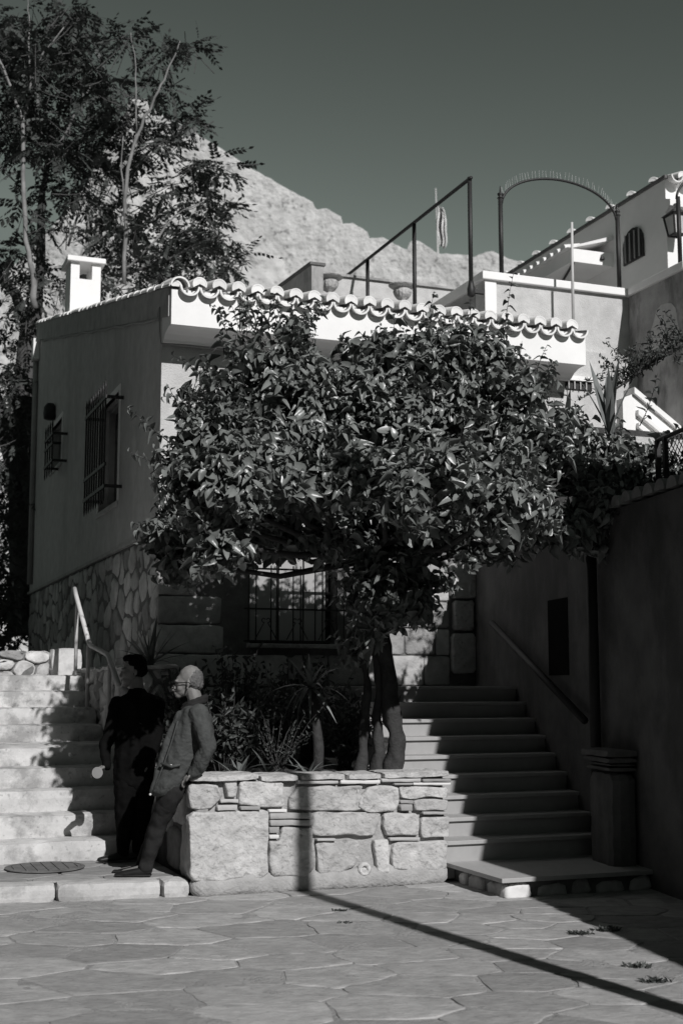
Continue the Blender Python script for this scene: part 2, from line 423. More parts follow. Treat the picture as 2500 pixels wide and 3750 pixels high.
rp = random.Random(21)
pts = scatter(-4.2, 0.6, 4.6, 11.4, 0.44, 1.45, 1500, rp, (.55, 1.7))
ptr = scatter(0.6, 3.6, 4.6, 11.6, 0.36, 1.4, 1500, rp, (.55, 1.6))
pts += [p for p in ptr if all(((p[0] - q[0]) / 1.5) ** 2 + (p[1] - q[1]) ** 2 > 0.09 for q in pts)]
cells = voronoi(pts, [(-4.6, 4.4), (3.8, 4.4), (3.8, 11.8), (-4.6, 11.8)], 0.016, 1.45)
def to_ab(x, y):
    q = Vector((x, y, 0)) - O; return q.dot(U), q.dot(V)
nst = 0
for i, c in enumerate(cells):
    if not c or area(c) < 0.012: continue
    cx = sum(p[0] for p in c) / len(c); cy = sum(p[1] for p in c) / len(c)
    a, b = to_ab(cx, cy)
    if b > 0.12 and a < 2.2: continue
    if b > -0.8 and a > 2.45: continue
    if abs(cx) > 0.285 * cy + 0.6: continue
    poly = resample(chaikin(c, 0.05), 0.05, 0.028, i * 3.7)
    mb = MB(IDENT)
    hgt = 0.0018 + 0.0042 * rp.random(); tx = rp.uniform(-.006, .006); ty = rp.uniform(-.008, .008)
    stone(mb, poly, lambda x, y, d: Vector((x, y, hgt + d * 0.6 + tx * (x - cx) + ty * (y - cy))), 0.03, 0.004, 0.006, i * 1.3, 3)
    mb.build('flagstone', M['flag'], pavement, smooth=True); nst += 1
# weeds in the joints
def weed(px, py, n, L, label):
    d = ray(px, py); p = Vector((0, 0, EYE)) + d * (-EYE / d.z)
    rw = random.Random(px); mb = MB(IDENT)
    for k in range(n):
        an = rw.uniform(0, 6.28); r0 = rw.uniform(0, L * 1.2); q = p + Vector((math.cos(an) * r0 * 1.6, math.sin(an) * r0 * .7, 0.0))
        dr = Vector((rw.uniform(-1, 1), rw.uniform(-1, 1), rw.uniform(.5, 1.3))).normalized(); l = L * rw.uniform(.5, 1.2)
        sd = dr.cross(Vector((rw.uniform(-1, 1), rw.uniform(-1, 1), .3))).normalized() * 0.005
        m1 = q + dr * l * .55; e = q + dr * l + Vector((dr.x, dr.y, -.4)) * l * .35
        i0 = len(mb.v); mb.v += [q - sd, q + sd, m1 + sd * 1.4, m1 - sd * 1.4, e]
        mb.f += [(i0, i0 + 1, i0 + 2, i0 + 3), (i0 + 3, i0 + 2, i0 + 4)]
    mb.build('weed', M['leafback'], label=label, cat='weed')
weed(2120, 3424, 70, 0.045, 'small weed tuft in a joint just outside the wall shadow')
weed(2215, 3410, 90, 0.05, 'straggling weed along the edge of the wall shadow')
weed(2330, 3545, 60, 0.045, 'dark weed tuft between two flagstones beside the pole shadow')
weed(2405, 3600, 70, 0.045, 'low weed mat filling a corner joint near the pole shadow')
weed(1265, 3382, 16, 0.035, 'tiny grass sprig standing in the middle of the paving')
weed(1240, 3338, 22, 0.03, 'thin flat weed at the pole shadow below the planter')

# ------------------------------------------------------------------ left staircase
stairL = thing('stone_staircase', W(-1.2, 0.2, 0), 'wide worn stone steps rising left of the planter, stained with lichen', 'stairs')
kpts = [-2.9, -1.75, -1.02, -0.22, 0.0]
def kb(a): return 0.035 - a * 0.14
for i in range(4):
    a0, a1 = kpts[i] + 0.004, kpts[i + 1] - 0.004
    mb = MB(lambda a, b, z: W(a, b + kb(a), z))
    rough_box(mb, a0, a1, 0.0, 0.24, -0.02, 0.135, 0.06, 0.008, i * 5.0, 0.010)
    mb.build('kerb_stone', M['kerb'], stairL, smooth=False)
mb = MB(); mb.add([(-2.9, 0.62, 0.118), (0, 0.2, 0.118), (0, 1.75, 0.118), (-2.9, 1.75, 0.118)], [(0, 1, 2, 3)])
land = mb.build('landing', M['grout'], stairL)
rl = random.Random(5)
lp = scatter(-2.8, 0.0, 0.1, 1.6, 0.34, 1.5, 900, rl)
for i, c in enumerate(voronoi(lp, [(-2.9, .62), (-.01, .26), (-.01, 1.52), (-2.9, 1.52)], 0.02, 1.5)):
    if not c or area(c) < 0.01: continue
    mb = MB(); stone(mb, resample(chaikin(c, .12), .09, .015, i), lambda x, y, d: W(x, y, 0.128 + d * .5), 0.02, 0.01, 0.004, i)
    mb.build('flagstone', M['flag'], land, smooth=True)
LS = [(1.50, 0.13, 0.305), (1.83, 0.305, 0.50), (2.13, 0.50, 0.70), (2.42, 0.70, 0.885), (2.70, 0.885, 1.06),
      (3.95, 1.06, 1.235), (4.36, 1.235, 1.41), (4.77, 1.41, 1.59), (5.18, 1.59, 1.77)]
for i, (b, z0, z1) in enumerate(LS):
    nb = LS[i + 1][0] if i + 1 < len(LS) else 6.3
    mb = MB(); rough_box(mb, -2.7, 0.02, b, nb + 0.12, z0 - 0.12, z1, 0.09, 0.012, i * 9.0, 0.012)
    st = mb.build('step', M['step'], stairL, smooth=False)
mb = MB(); mb.lathe((-0.98, 1.12, 0.138), [(0.33, 0), (0.33, 0.006), (0.30, 0.008), (0.30, 0.005), (0.0, 0.005)], 40)
for k in range(7):
    mb.tube([(-0.98 - .26 + k * .087, 1.12 - math.sqrt(max(0.01, .27 ** 2 - (-.26 + k * .087) ** 2)), .145), (-0.98 - .26 + k * .087, 1.12 + math.sqrt(max(0.01, .27 ** 2 - (-.26 + k * .087) ** 2)), .145)], 0.006, 4)
mb.build('manhole_cover', M['joint'], label='round iron cover set flush in the lower stair landing', cat='manhole cover')

def rubble_face(parent, a0, a1, z0, z1, place, d, mt, seed, gap=0.02, depth=0.06, sx=1.0, maxn=300, edge=0.02, bulge=0.015, name='stone', keep=None):
    r = random.Random(seed); p = scatter(a0, a1, z0, z1, d, sx, 3000, r); n = 0
    for i, c in enumerate(voronoi(p, [(a0, z0), (a1, z0), (a1, z1), (a0, z1)], gap, sx)):
        if not c or area(c) < 0.003 or n >= maxn: continue
        cx = sum(q[0] for q in c) / len(c); cy = sum(q[1] for q in c) / len(c)
        if keep and not keep(cx, cy): continue
        mb = MB(IDENT); off = r.uniform(-.012, .014)
        stone(mb, resample(chaikin(c, .2), d * .28, d * .08, i * 2.1), lambda x, y, q: place(x, y, q + off), depth, edge, bulge, i * 1.7, 1)
        mb.build(name, mt, parent, smooth=True); n += 1
# retaining wall beside the steps
rw_ = thing('retaining_wall', W(0.25, 3.9, 0), 'rough rubble retaining wall beside the upper steps under the handrail', 'wall')
mb = MB(); mb.box(0.05, 0.5, 2.62, 6.3, 0, 1.80); mb.build('core', M['joint'], rw_)
rubble_face(rw_, 2.6, 6.3, 1.02, 1.84, lambda x, y, d: W(0.05 - 0.03 - d, x, y), 0.27, M['rubble'], 3, 0.015, 0.08, 1.2, bulge=0.06, edge=0.02)
rubble_face(rw_, 0.0, 0.5, 0.9, 1.82, lambda x, y, d: W(x, 2.62 - 0.02 - d, y), 0.22, M['rubble'], 4, 0.025, 0.08, bulge=0.03, edge=0.03)
mb = MB(); rough_box(mb, -0.02, 0.52, 2.58, 6.3, 1.80, 1.85, 0.1, 0.03, 4, 0.01); mb.build('top_layer', M['step'], rw_)
# low rough wall at the head of the steps
lw = thing('low_rubble_wall', W(-1.2, 6.4, 1.77), 'low rough rubble wall at the head of the lichen stained steps', 'wall')
mb = MB(); rough_box(mb, -3.2, 0.12, 6.08, 6.5, 1.6, 2.05, 0.10, 0.05, 2, 0.02); mb.build('core', M['joint'], lw)
rubble_face(lw, -3.0, -0.28, 1.76, 2.07, lambda x, y, d: W(x, 6.04 - d, y), 0.16, M['rubble'], 8, 0.012, 0.08, 1.7, bulge=0.07, edge=0.015)
mb = MB(); rough_box(mb, -0.27, 0.12, 5.98, 6.4, 1.75, 2.1, 0.08, 0.02, 6, 0.015); mb.build('stone', M['kerb'], lw)

# handrail
hr = thing('handrail', W(-0.1, 4.3, 1.06), 'pale tubular handrail on thin posts beside the upper steps', 'handrail')
MB().tube([(-0.1, 5.42, 2.80), (-0.1, 5.28, 2.70), (-0.1, 4.37, 2.14)], 0.026, 10).build('top_rail', M['steel'], hr, smooth=True)
MB().tube([(-0.1, 4.37, 2.14), (-0.1, 4.25, 2.09), (-0.1, 3.25, 1.97), (-0.1, 3.14, 1.93), (-0.1, 2.6, 1.66)], 0.026, 10).build('lower_rail', M['pipe'], hr, smooth=True)
for b, z0, z1 in ((5.2, 1.77, 2.64), (4.37, 1.41, 2.12), (3.1, 1.06, 1.9)):
    MB().tube([(-0.1, b, z0), (-0.1, b, z1 - .05), (-0.1, b + .02, z1)], [0.021, 0.021, 0.012], 10).build('post', M['steel'] if b > 5 else M['pipe'], hr, smooth=True)

# ------------------------------------------------------------------ right staircase
stairR = thing('marble_staircase', W(3.2, 0.4, 0), 'grey marble stairs with thin nosings rising between planter and shaded wall', 'stairs')
mb = MB(); mb.box(2.30, 4.3, -0.9, 0.1, -0.02, 0.115); core = mb.build('platform_core', M['joint'], stairR)
mb = MB(); mb.box(2.22, 4.3, -0.96, 0.06, 0.125, 0.160); mb.build('platform_slab', M['slab'], stairR, bevel=0.004)
for i, (a0, a1) in enumerate(((2.26, 2.52), (2.55, 2.83), (2.86, 3.05), (3.08, 3.36), (3.40, 3.62), (3.66, 3.95))):
    mb = MB(); zt = 0.118 - 0.02 * (i % 2)
    poly = resample(chaikin([(a0, -.02), (a1, -.01), (a1 - .03, zt), (a0 + .02, zt - .01)], .2), .06, .02, i)
    stone(mb, poly, lambda x, y, d: W(x, -0.92 - d, y), 0.08, 0.025, 0.02, i)
    mb.build('base_stone', M['marble'] if i == 0 else M['rubble'], core, smooth=True)
for i, (b0, b1) in enumerate(((-0.88, -0.55), (-0.5, -0.22), (-0.2, -0.05))):
    mb = MB(); poly = resample(chaikin([(b0, -.02), (b1, -.02), (b1, .09), (b0, .118)], .2), .06, .02, i)
    stone(mb, poly, lambda x, y, d: W(2.28 - d, x, y), 0.08, 0.025, 0.02, i + 9)
    mb.build('base_stone', M['rubble'] if i < 2 else M['marble'], core, smooth=True)
for k in range(9):
    b = 0.03 + 0.29 * k; z0 = 0.16 + 0.163 * k + (0.014 if k == 0 else 0) - (0.014 if k else 0); z1 = 0.337 + 0.163 * k
    be = b + 0.42 if k < 8 else 4.2
    mb = MB(); mb.box(2.17, 4.6, b + 0.03, be, z0 - 0.15, z1 - 0.036)
    st = mb.build('step', M['riser'], stairR)
    mb = MB(); mb.box(2.17, 4.6, b, be - .01, z1 - 0.034, z1); mb.build('tread', M['slab'], st, bevel=0.004)

# ------------------------------------------------------------------ planter
pl = thing('stone_planter', W(1.1, 0.1, 0), 'raised planter of mixed pale ashlar blocks and thin bricks', 'planter')
mb = MB(); rough_box(mb, 0.035, 2.185, 0.03, 0.33, -0.02, 0.895, 0.08, 0.016, 1.0, 0.0); mb.build('front_wall_core', M['mortar'], pl, smooth=True)
mb = MB(); mb.box(0.06, 0.36, 0.32, 2.66, -0.02, 0.87); mb.build('end_wall_core', M['joint'], pl)
mb = MB(); mb.box(1.86, 2.17, 0.32, 3.86, -0.02, 0.87); mb.build('stair_wall_core', M['mortar'], pl)
mb = MB(); n0 = 24
for j in range(n0 + 1):
    for i in range(16):
        a = 0.3 + 1.65 * i / 15; b = 0.28 + 3.58 * j / n0; mb.pt(a, b, 0.84 + 0.05 * nz(a * 4, b * 4) + 0.03 * b)
for j in range(n0):
    for i in range(15):
        q = j * 16 + i; mb.f.append((q, q + 1, q + 17, q + 16))
mb.build('soil', M['soil'], pl, smooth=True)
mb = MB(); rough_box(mb, -0.005, 2.215, -0.03, 0.1, -0.02, 0.17, 0.07, 0.022, 7.0, 0.02); mb.build('footing', M['mortar'], pl, smooth=True)
Z3 = lambda x, y: on_b(650 + x * .3508, 2780 + y * .3508, 0.0)
Z4 = lambda x, y: on_b(1150 + x * .3508, 2780 + y * .3508, 0.0)
def pstone(Z, poly, m='stone', depth=0.10, proud=0.0, edge=0.022, step=0.05, jit=0.014, seed=0, bul=0.012, ck=0.17, rings=3, name='stone'):
    if len(poly) == 2:
        (x0, y0), (x1, y1) = poly; poly = [(x0, y1), (x1, y1), (x1, y0), (x0, y0)]
    q = [Z(*p) for p in poly]
    mb = MB(); stone(mb, resample(chaikin(q, ck) if ck else q, step, jit, seed), lambda x, y, d: W(x, -0.012 - proud - d, y), depth, edge, bul, seed, rings)
    return mb.build(name, M[m], pl, smooth=True)
big = [(Z3, [(128, 520), (345, 525), (475, 370), (420, 265), (125, 250)]),
       (Z3, [(510, 400), (600, 390), (605, 222), (492, 222)]),
       (Z3, [(635, 470), (900, 505), (1120, 480), (1100, 250), (1060, 220), (660, 225)]),
       (Z3, [(1165, 540), (1900, 535), (1925, 290), (1880, 275), (1260, 285), (1170, 400)]),
       (Z3, [(130, 1270), (480, 1265), (870, 1240), (940, 1180), (945, 560), (880, 535), (118, 550)]),
       (Z3, [(965, 1230), (1350, 1215), (1415, 1130), (1395, 715), (1080, 705), (1050, 840), (955, 845)]),
       (Z4, [(-20, 790), (240, 800), (420, 800), (620, 790), (655, 700), (690, 570), (620, 555), (-10, 550)]),
       (Z4, [(740, 795), (860, 795), (1080, 800), (1088, 565), (715, 555), (700, 690)]),
       (Z4, [(1115, 820), (1250, 825), (1390, 820), (1398, 590), (1105, 595)]),
       (Z4, [(40, 1200), (210, 1185), (420, 1120), (475, 980), (470, 850), (25, 855)]),
       (Z4, [(825, 1150), (1120, 1160), (1375, 1145), (1385, 850), (870, 855), (800, 880)]),
       (Z4, [(450, 500), (530, 545), (830, 540), (872, 470), (865, 300), (800, 275), (560, 290), (470, 400)]),
       (Z4, [(900, 400), (1050, 415), (1180, 400), (1385, 395), (1392, 320), (1370, 285), (880, 285)]),
       (Z4, [(1045, 535), (1360, 530), (1378, 425), (1030, 420)])]
for i, (Z, p) in enumerate(big):
    pstone(Z, p, 'stone', 0.12, 0.006 + 0.014 * ((i * 7) % 3) / 2, 0.012, 0.028, 0.018, i * 11 + 1, 0.020, 0.07, 7)
pstone(Z4, [(655, 1200), (780, 1190), (770, 835), (610, 845)], 'stone', 0.1, 0.012, 0.014, 0.04, 0.012, 77, 0.012, 0.06)
pstone(Z4, [(430, 380), (515, 285), (440, 282)], 'marble', 0.08, 0.0, 0.015, 0.04, 0.006, 78, 0.006)
for i, (Z, x0, y0, x1, y1, m) in enumerate([(Z3, 440, 418, 628, 452, 'brick'), (Z3, 412, 478, 612, 532, 'brick'), (Z3, 645, 490, 850, 528, 'brick'),
        (Z3, 945, 522, 1132, 554, 'marble'), (Z3, 955, 560, 1395, 620, 'brick'), (Z3, 955, 632, 1400, 690, 'brick'), (Z3, 948, 704, 1050, 768, 'brick'),
        (Z3, 948, 785, 1048, 825, 'marble'), (Z4, 260, 216, 670, 254, 'marble'), (Z4, -175, 222, 240, 256, 'brick'), (Z4, 690, 200, 1095, 236, 'brick'),
        (Z4, 1112, 204, 1405, 234, 'brick'), (Z4, 1020, 242, 1408, 270, 'marble'), (Z4, 820, 246, 1010, 268, 'brick'), (Z4, 1115, 544, 1372, 572, 'brick'),
        (Z4, 775, 815, 1090, 848, 'brick'), (Z4, 20, 824, 208, 850, 'brick'), (Z4, 885, 470, 1005, 536, 'brick'), (Z4, 885, 428, 1022, 462, 'brick')]):
    pstone(Z, [(x0, y0), (x1, y1)], m, 0.1, 0.018 + .006 * (i % 3), 0.005, 0.06, 0.004, i * 5 + 3, 0.002, 0.0, 1, 'brick')
ring = MB(); za, zz_ = Z4(515, 1145)
n = 20
prof = [(0.056, -.02), (0.056, 0.018), (0.046, 0.03), (0.03, 0.028), (0.026, 0.004), (0.014, 0.004), (0.0, 0.006)]
for r_, d_ in prof:
    for k in range(n): ring.pt(za + r_ * math.cos(6.2832 * k / n), -0.01 - d_, zz_ + r_ * math.sin(6.2832 * k / n))
for i in range(len(prof) - 1):
    for k in range(n): ring.f.append((i * n + k, i * n + (k + 1) % n, (i + 1) * n + (k + 1) % n, (i + 1) * n + k))
ring.build('carved_ring', M['stone'], pl, smooth=True)
cop = [(Z3, 132, 168, 848, 213), (Z3, 852, 164, 1262, 208), (Z3, 1268, 158, 1745, 205), (Z4, 330, 150, 692, 192), (Z4, 702, 134, 1402, 186)]
for i, (Z, x0, y0, x1, y1) in enumerate(cop):
    a0, zt = Z(x0, y0); a1, zb = Z(x1, y1); mb = MB()
    rough_box(mb, a0, a1 - 0.004, -0.055, 0.36, zt - 0.052, zt, 0.05, 0.010, i * 3.3, 0.006); mb.build('coping_slab', M['stone'], pl)
# the end of the planter that faces the steps
for i, (b0, b1, z0, z1) in enumerate(((0.0, 0.32, 0.58, 0.86), (0.02, 0.5, 0.1, 0.55), (0.36, 0.85, 0.5, 0.85), (0.54, 1.0, 0.13, 0.46), (0.9, 1.5, 0.4, 0.85))):
    mb = MB(); stone(mb, resample(chaikin([(b0, z0), (b1, z0), (b1, z1), (b0, z1)], .12), .06, .02, i * 4), lambda x, y, d: W(0.02 - d, x, y), 0.1, 0.03, 0.02, i * 4)
    mb.build('stone', M['rubble'], pl, smooth=True)
mb = MB(); rough_box(mb, -0.01, 0.37, 0.36, 2.6, 0.862, 0.91, 0.09, 0.01, 60, 0.006); mb.build('coping_slab', M['stone'], pl)
mb = MB(); rough_box(mb, 1.84, 2.2, 0.36, 3.8, 0.862, 0.905, 0.09, 0.01, 61, 0.006); mb.build('coping_slab', M['stone'], pl)

# ================================================================== THE HOUSE
HA, HB = 0.55, 3.86
ztop = lambda b: 6.129 + 0.2275 * (b - 3.818)
house = thing('plastered_house', W(HA, HB, 0), 'plastered house with white scalloped tile eave above a rubble stone base', 'house')
def side_piece(b0, b1, z0, z1=None):
    mb = MB(); t0 = ztop(b0) - .06 if z1 is None else z1; t1 = ztop(b1) - .06 if z1 is None else z1
    mb.prism([(b0, z0), (b1, z0), (b1, t1), (b0, t0)], 0, HA, HA + 0.3); return mb
mb = MB()
for args in ((3.86, 6.25, 3.39), (6.25, 7.6, 3.39, 4.0), (7.6, 11.1, 3.39), (11.1, 12.3, 3.39, 5.3), (12.3, 14.6, 3.39)):
    q = side_piece(*args); mb.add([], []); n = len(mb.v); mb.v += q.v; mb.f += [tuple(i + n for i in f) for f in q.f]
for (b0, b1, z0) in ((6.25, 7.6, 5.45), (11.1, 12.3, 6.05)):
    q = side_piece(b0, b1, z0); n = len(mb.v); mb.v += q.v; mb.f += [tuple(i + n for i in f) for f in q.f]
mb.build('wall', M['plaster'], house)
mb = MB()
for (a0, a1, z0, z1) in ((HA + .302, 1.62, 3.3, 5.9), (1.62, 2.66, 3.25, 5.9), (2.66, 6.83, 3.3, 5.9)):
    mb.box(a0, a1, HB, HB + 0.3, z0, z1)
mb.box(HA + .004, HA + .301, HB - .002, HB + .02, 3.3, 5.9)
mb.build('wall', M['plaster'], house)
MB().box(HA + .3, 9, 14.3, 14.6, 0, 8.3).build('wall', M['plaster'], house)
# verge band and cable
MB().prism([(3.47, ztop(3.47) - .36), (14.62, ztop(14.62) - .36), (14.62, ztop(14.62) - .03), (3.47, ztop(3.47) - .03)], 0, HA - .022, HA + 0.28).build('verge_band', M['plinth'], house)
pts_ = [(HA - .03, b, ztop(b) - .385 + .012 * math.sin(b * 5)) for b in np.linspace(14.4, 3.95, 40)]
pts_ += [(HA - .03, 3.88, 5.9), (HA - .03, 3.84, 5.6), (HA - .02, 3.82, 5.47), (0.75, 3.79, 5.462), (1.4, 3.79, 5.458), (2.4, 3.79, 5.462)]
MB().tube(pts_, 0.011, 6).build('cable', M['pipe'], house, smooth=True)
# fascia and cornice
prof = [(3.40, 5.585), (3.54, 5.585), (3.60, 5.572), (3.68, 5.545), (3.745, 5.50), (3.76, 5.475), (3.855, 5.475), (3.855, 6.05), (3.40, 5.985)]
MB().prism(prof, 0, HA - .004, 5.78).build('fascia', M['white'], house)
MB().prism([(3.42, 5.99), (14.6, ztop(14.6) - .055), (14.6, ztop(14.6) - .15), (3.9, 5.9)], 0, HA + .302, 3.0).build('roof_deck', M['plinth'], house)
roof = MB().prism([(3.44, 5.992), (4.6, ztop(4.6) - .055), (4.6, 5.95), (3.9, 5.9)], 0, 3.002, 5.76).build('roof', M['plinth'], house)
PITCHT = 0.2245
def tile_mesh(name, r, th, a0, a1, L, seg, m, disc=False, taper=0.9, inner=None):
    """one half round tile: runs up the slope from its lower end at the origin"""
    me = bpy.data.meshes.new(name); vs = []; fs = []
    for e, (y, k) in enumerate(((0, 1.0), (L, taper))):
        for rr in (r, r - th):
            for i in range(seg + 1):
                an = math.radians(a0 + (a1 - a0) * i / seg)
                x = rr * k * math.cos(an); z = rr * k * math.sin(an) + y * 0.2275
                vs.append(U * x + V * y + Vector((0, 0, z)))
    n = seg + 1
    for i in range(seg):
        fs += [(i, i + 1, n + i + 1, n + i), (i, 2 * n + i, 2 * n + i + 1, i + 1), (n + i, n + i + 1, 3 * n + i + 1, 3 * n + i), (2 * n + i, 3 * n + i, 3 * n + i + 1, 2 * n + i + 1)]
    for i in (0, seg): fs.append((i, n + i, 3 * n + i, 2 * n + i))
    if disc:
        k0 = len(vs); c = V * 0.003
        vs.append(c + Vector((0, 0, 0.003)))
        for i in range(seg + 1):
            an = math.radians(a0 + (a1 - a0) * i / seg); vs.append(U * (r - th * .5) * math.cos(an) + Vector((0, 0, (r - th * .5) * math.sin(an) + .003)) + c)
        for i in range(seg): fs.append((k0, k0 + 1 + i, k0 + 2 + i))
    me.from_pydata([tuple(v) for v in vs], [], fs)
    bm = bmesh.new(); bm.from_mesh(me); bmesh.ops.recalc_face_normals(bm, faces=bm.faces); bm.to_mesh(me); bm.free()
    me.materials.append(m)
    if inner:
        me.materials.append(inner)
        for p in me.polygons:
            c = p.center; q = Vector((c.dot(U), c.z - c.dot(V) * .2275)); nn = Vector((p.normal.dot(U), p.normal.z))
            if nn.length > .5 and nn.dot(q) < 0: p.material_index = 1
    return me
pan = tile_mesh('pan_tile', 0.112, 0.022, 180, 360, 0.55, 12, M['whitetile'], inner=M['tileshade'])  # inner faces darker: bare clay, with the shade of the trough put into the tone
cover = tile_mesh('cover_tile', 0.082, 0.016, -28, 208, 0.55, 14, M['whitetile'], True)
filler = tile_mesh('tile_bed', 0.088, 0.06, 180, 360, 0.3, 8, M['tileshade'])
rt = random.Random(3)
for i in range(23):
    a = 0.735 + PITCHT * i; 
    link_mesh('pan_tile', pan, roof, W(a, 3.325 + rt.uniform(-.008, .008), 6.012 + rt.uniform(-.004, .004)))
    if i < 22:
        o = link_mesh('cover_tile', cover, roof, W(a + PITCHT / 2, 3.335 + rt.uniform(-.008, .010), 6.048 + rt.uniform(-.004, .006)))
        o.rotation_euler = (rt.uniform(-.03, .03), rt.uniform(-.05, .05), rt.uniform(-.04, .04))
# bedding behind the tile mouths
MB().prism([(3.50, 5.98), (3.80, 6.05), (3.80, 6.09), (3.50, 6.03)], 0, 0.62, 5.74).build('tile_bedding', M['tileshade'], house)
verge = tile_mesh('verge_tile', 0.075, 0.018, 0, 180, 0.44, 8, M['whitetile'], True, 0.86)
for i in range(29):
    b = 3.36 + 0.385 * i
    o = link_mesh('verge_tile', verge, roof, W(HA + .03, b, ztop(b) - .035 + .012))
    o.rotation_euler = (rt.uniform(-.02, .02), rt.uniform(-.04, .04), rt.uniform(-.03, .03))
o = link_mesh('cover_tile', tile_mesh('corner_tile', 0.11, 0.02, 0, 180, 0.6, 12, M['whitetile'], False), roof, W(HA + .075, 3.33, 6.005))
# chimney
ch = MB(); ch.box(0.60, 1.10, 11.0, 11.55, 7.5, 8.40)
for a0, a1 in ((0.60, 0.745), (0.955, 1.10)):
    for b0, b1 in ((11.0, 11.14), (11.41, 11.55)): ch.box(a0, a1, b0, b1, 8.401, 8.68)
ch.box(0.60, 0.66, 11.141, 11.409, 8.401, 8.68)
chim = ch.build('chimney', M['white'], house)
MB().box(0.53, 1.17, 10.93, 11.62, 8.682, 8.77).build('cap', M['white'], chim, bevel=0.01)
# rain water pipe
pp = MB().tube([(0.50, 14.35, 8.0), (0.50, 14.35, 7.5), (0.50, 14.3, 7.2), (0.50, 14.2, 3.5)], 0.05, 10).build('downpipe', M['pipe'], house, smooth=True)
MB().box(0.42, 0.545, 14.15, 14.4, 7.75, 8.15).build('rain_head', M['white'], pp, bevel=0.01)
# windows in the shaded side
def side_window(b0, b1, z0, z1, bars, bz0, bz1, bb0, bb1, ba):
    w = MB(); w.box(HA + .2, HA + .24, b0 + .05, b1 - .05, z0 + .05, z1 - .05)
    win = w.build('window', M['glass'], house)
    f = MB()
    for q in ((b0, b0 + .06, z0, z1), (b1 - .06, b1, z0, z1), (b0 + .061, b1 - .061, z0, z0 + .06), (b0 + .061, b1 - .061, z1 - .06, z1)):
        f.box(HA + .12, HA + .199, *q)
    f.build('frame', M['plaster_dirty'], win)
    s = MB(); s.box(HA - .03, HA + .2, b0 - .06, b1 + .06, z0 - .07, z0 - .002); s.build('sill', M['plaster'], win, bevel=.008)
    s = MB()
    for (qb0, qb1, qz0, qz1) in ((b0 - .08, b0, z0, z1 + .08), (b1, b1 + .08, z0, z1 + .08), (b0, b1, z1, z1 + .08)):
        s.box(HA - .012, HA + .05, qb0, qb1, qz0, qz1)
    s.build('surround', M['white'], win)
    for k in range(bars):
        b = bb0 + (bb1 - bb0) * k / max(1, bars - 1)
        MB().tube([(ba, b, bz0), (ba, b, bz0 + .06), (ba, b, bz1 - .12), (ba, b, bz1 - .10), (ba, b, bz1)], [.003, .013, .013, .019, .002], 8).build('bar', M['iron'], win, smooth=True)
    for z in (bz0 + .22, bz1 - .24, bz0 + .5):
        MB().box(ba - .012, ba + .012, bb0 - .08, bb1 + .08, z - .022, z + .022).build('cross_rail', M['iron'], win)
    for z in (bz0 + .22, bz1 - .24):
        for b in (bb0 - .06, bb1 + .06):
            MB().box(ba + .013, HA + .05, b - .018, b + .018, z - .02, z + .02).build('bracket', M['iron'], win)
    return win
side_window(6.25, 7.6, 4.0, 5.45, 9, 3.93, 5.54, 6.05, 7.45, 0.33)
side_window(11.1, 12.3, 5.3, 6.05, 4, 5.0, 5.9, 10.6, 11.35, 0.32)
lampw = thing('wall_lamp', W(.48, 12.0, 6.15), 'dark round lamp above the small barred window', 'lamp')
MB().lathe((.47, 12.0, 6.16), [(0.05, 0), (0.11, .02), (0.12, .12), (.11, .22), (.06, .29), (0.0, .3)], 14).build('shade', M['iron'], lampw, smooth=True)
MB().box(.49, .56, 11.95, 12.05, 6.2, 6.3).build('bracket', M['iron'], lampw)
# rubble base of the side wall
base = MB(); base.box(HA + .03, HA + .33, 3.9, 14.75, 0.0, 3.37); base = base.build('stone_base', M['joint'], house)
MB().box(HA - .02, HA + .28, 3.84, 14.75, 3.345, 3.388).build('base_ledge', M['plinth'], house)
rubble_face(base, 3.92, 14.7, 1.55, 3.33, lambda x, y, d: W(HA + .015 - d, x, y), 0.30, M['rubble'], 12, 0.03, 0.06, 1.15, 290, 0.03, 0.02)
# ashlar of the front wall
fr = MB()
fr.box(HA + .34, 1.62, HB + .02, HB + .3, .5, 3.299); fr.box(1.62, 2.66, HB + .02, HB + .3, .5, 2.12); fr.box(2.66, 4.6, HB + .02, HB + .3, .5, 3.299)
fr = fr.build('front_base', M['joint'], house)
ra = random.Random(9); z = 0.72; row = 0
while z < 3.2:
    h = ra.choice((.28, .32, .36)); h = min(h, 3.29 - z); a = HA + .0
    while a < 4.05:
        L = ra.uniform(.4, .8); e = min(a + L, 4.1)
        z0, z1 = z + .008, z + h - .008
        if not (e > 1.60 and a < 2.68 and z1 > 2.15):
            mb = MB(); stone(mb, resample(chaikin([(a + .006, z0), (e - .006, z0), (e - .006, z1), (a + .006, z1)], .06), .09, .012, a * 9 + z * 31),
                             lambda x, y, d: W(x, HB - .005 - d, y), 0.12 if a > HA else .12, 0.02, 0.015, a * 3 + z)
            mb.build('ashlar', M['rubble'], fr, smooth=True)
        a = e
    z += h; row += 1
for i, (a0, a1, z0, z1) in enumerate(((4.11, 4.42, 1.79, 2.27), (4.14, 4.40, 2.30, 2.66), (4.1, 4.45, 2.69, 3.1))):
    mb = MB(); stone(mb, resample(chaikin([(a0, z0), (a1, z0), (a1, z1), (a0, z1)], .1), .06, .014, i), lambda x, y, d: W(x, HB - .06 - d, y), 0.12, .02, .012, i)
    mb.build('quoin', M['stone'], fr, smooth=True)
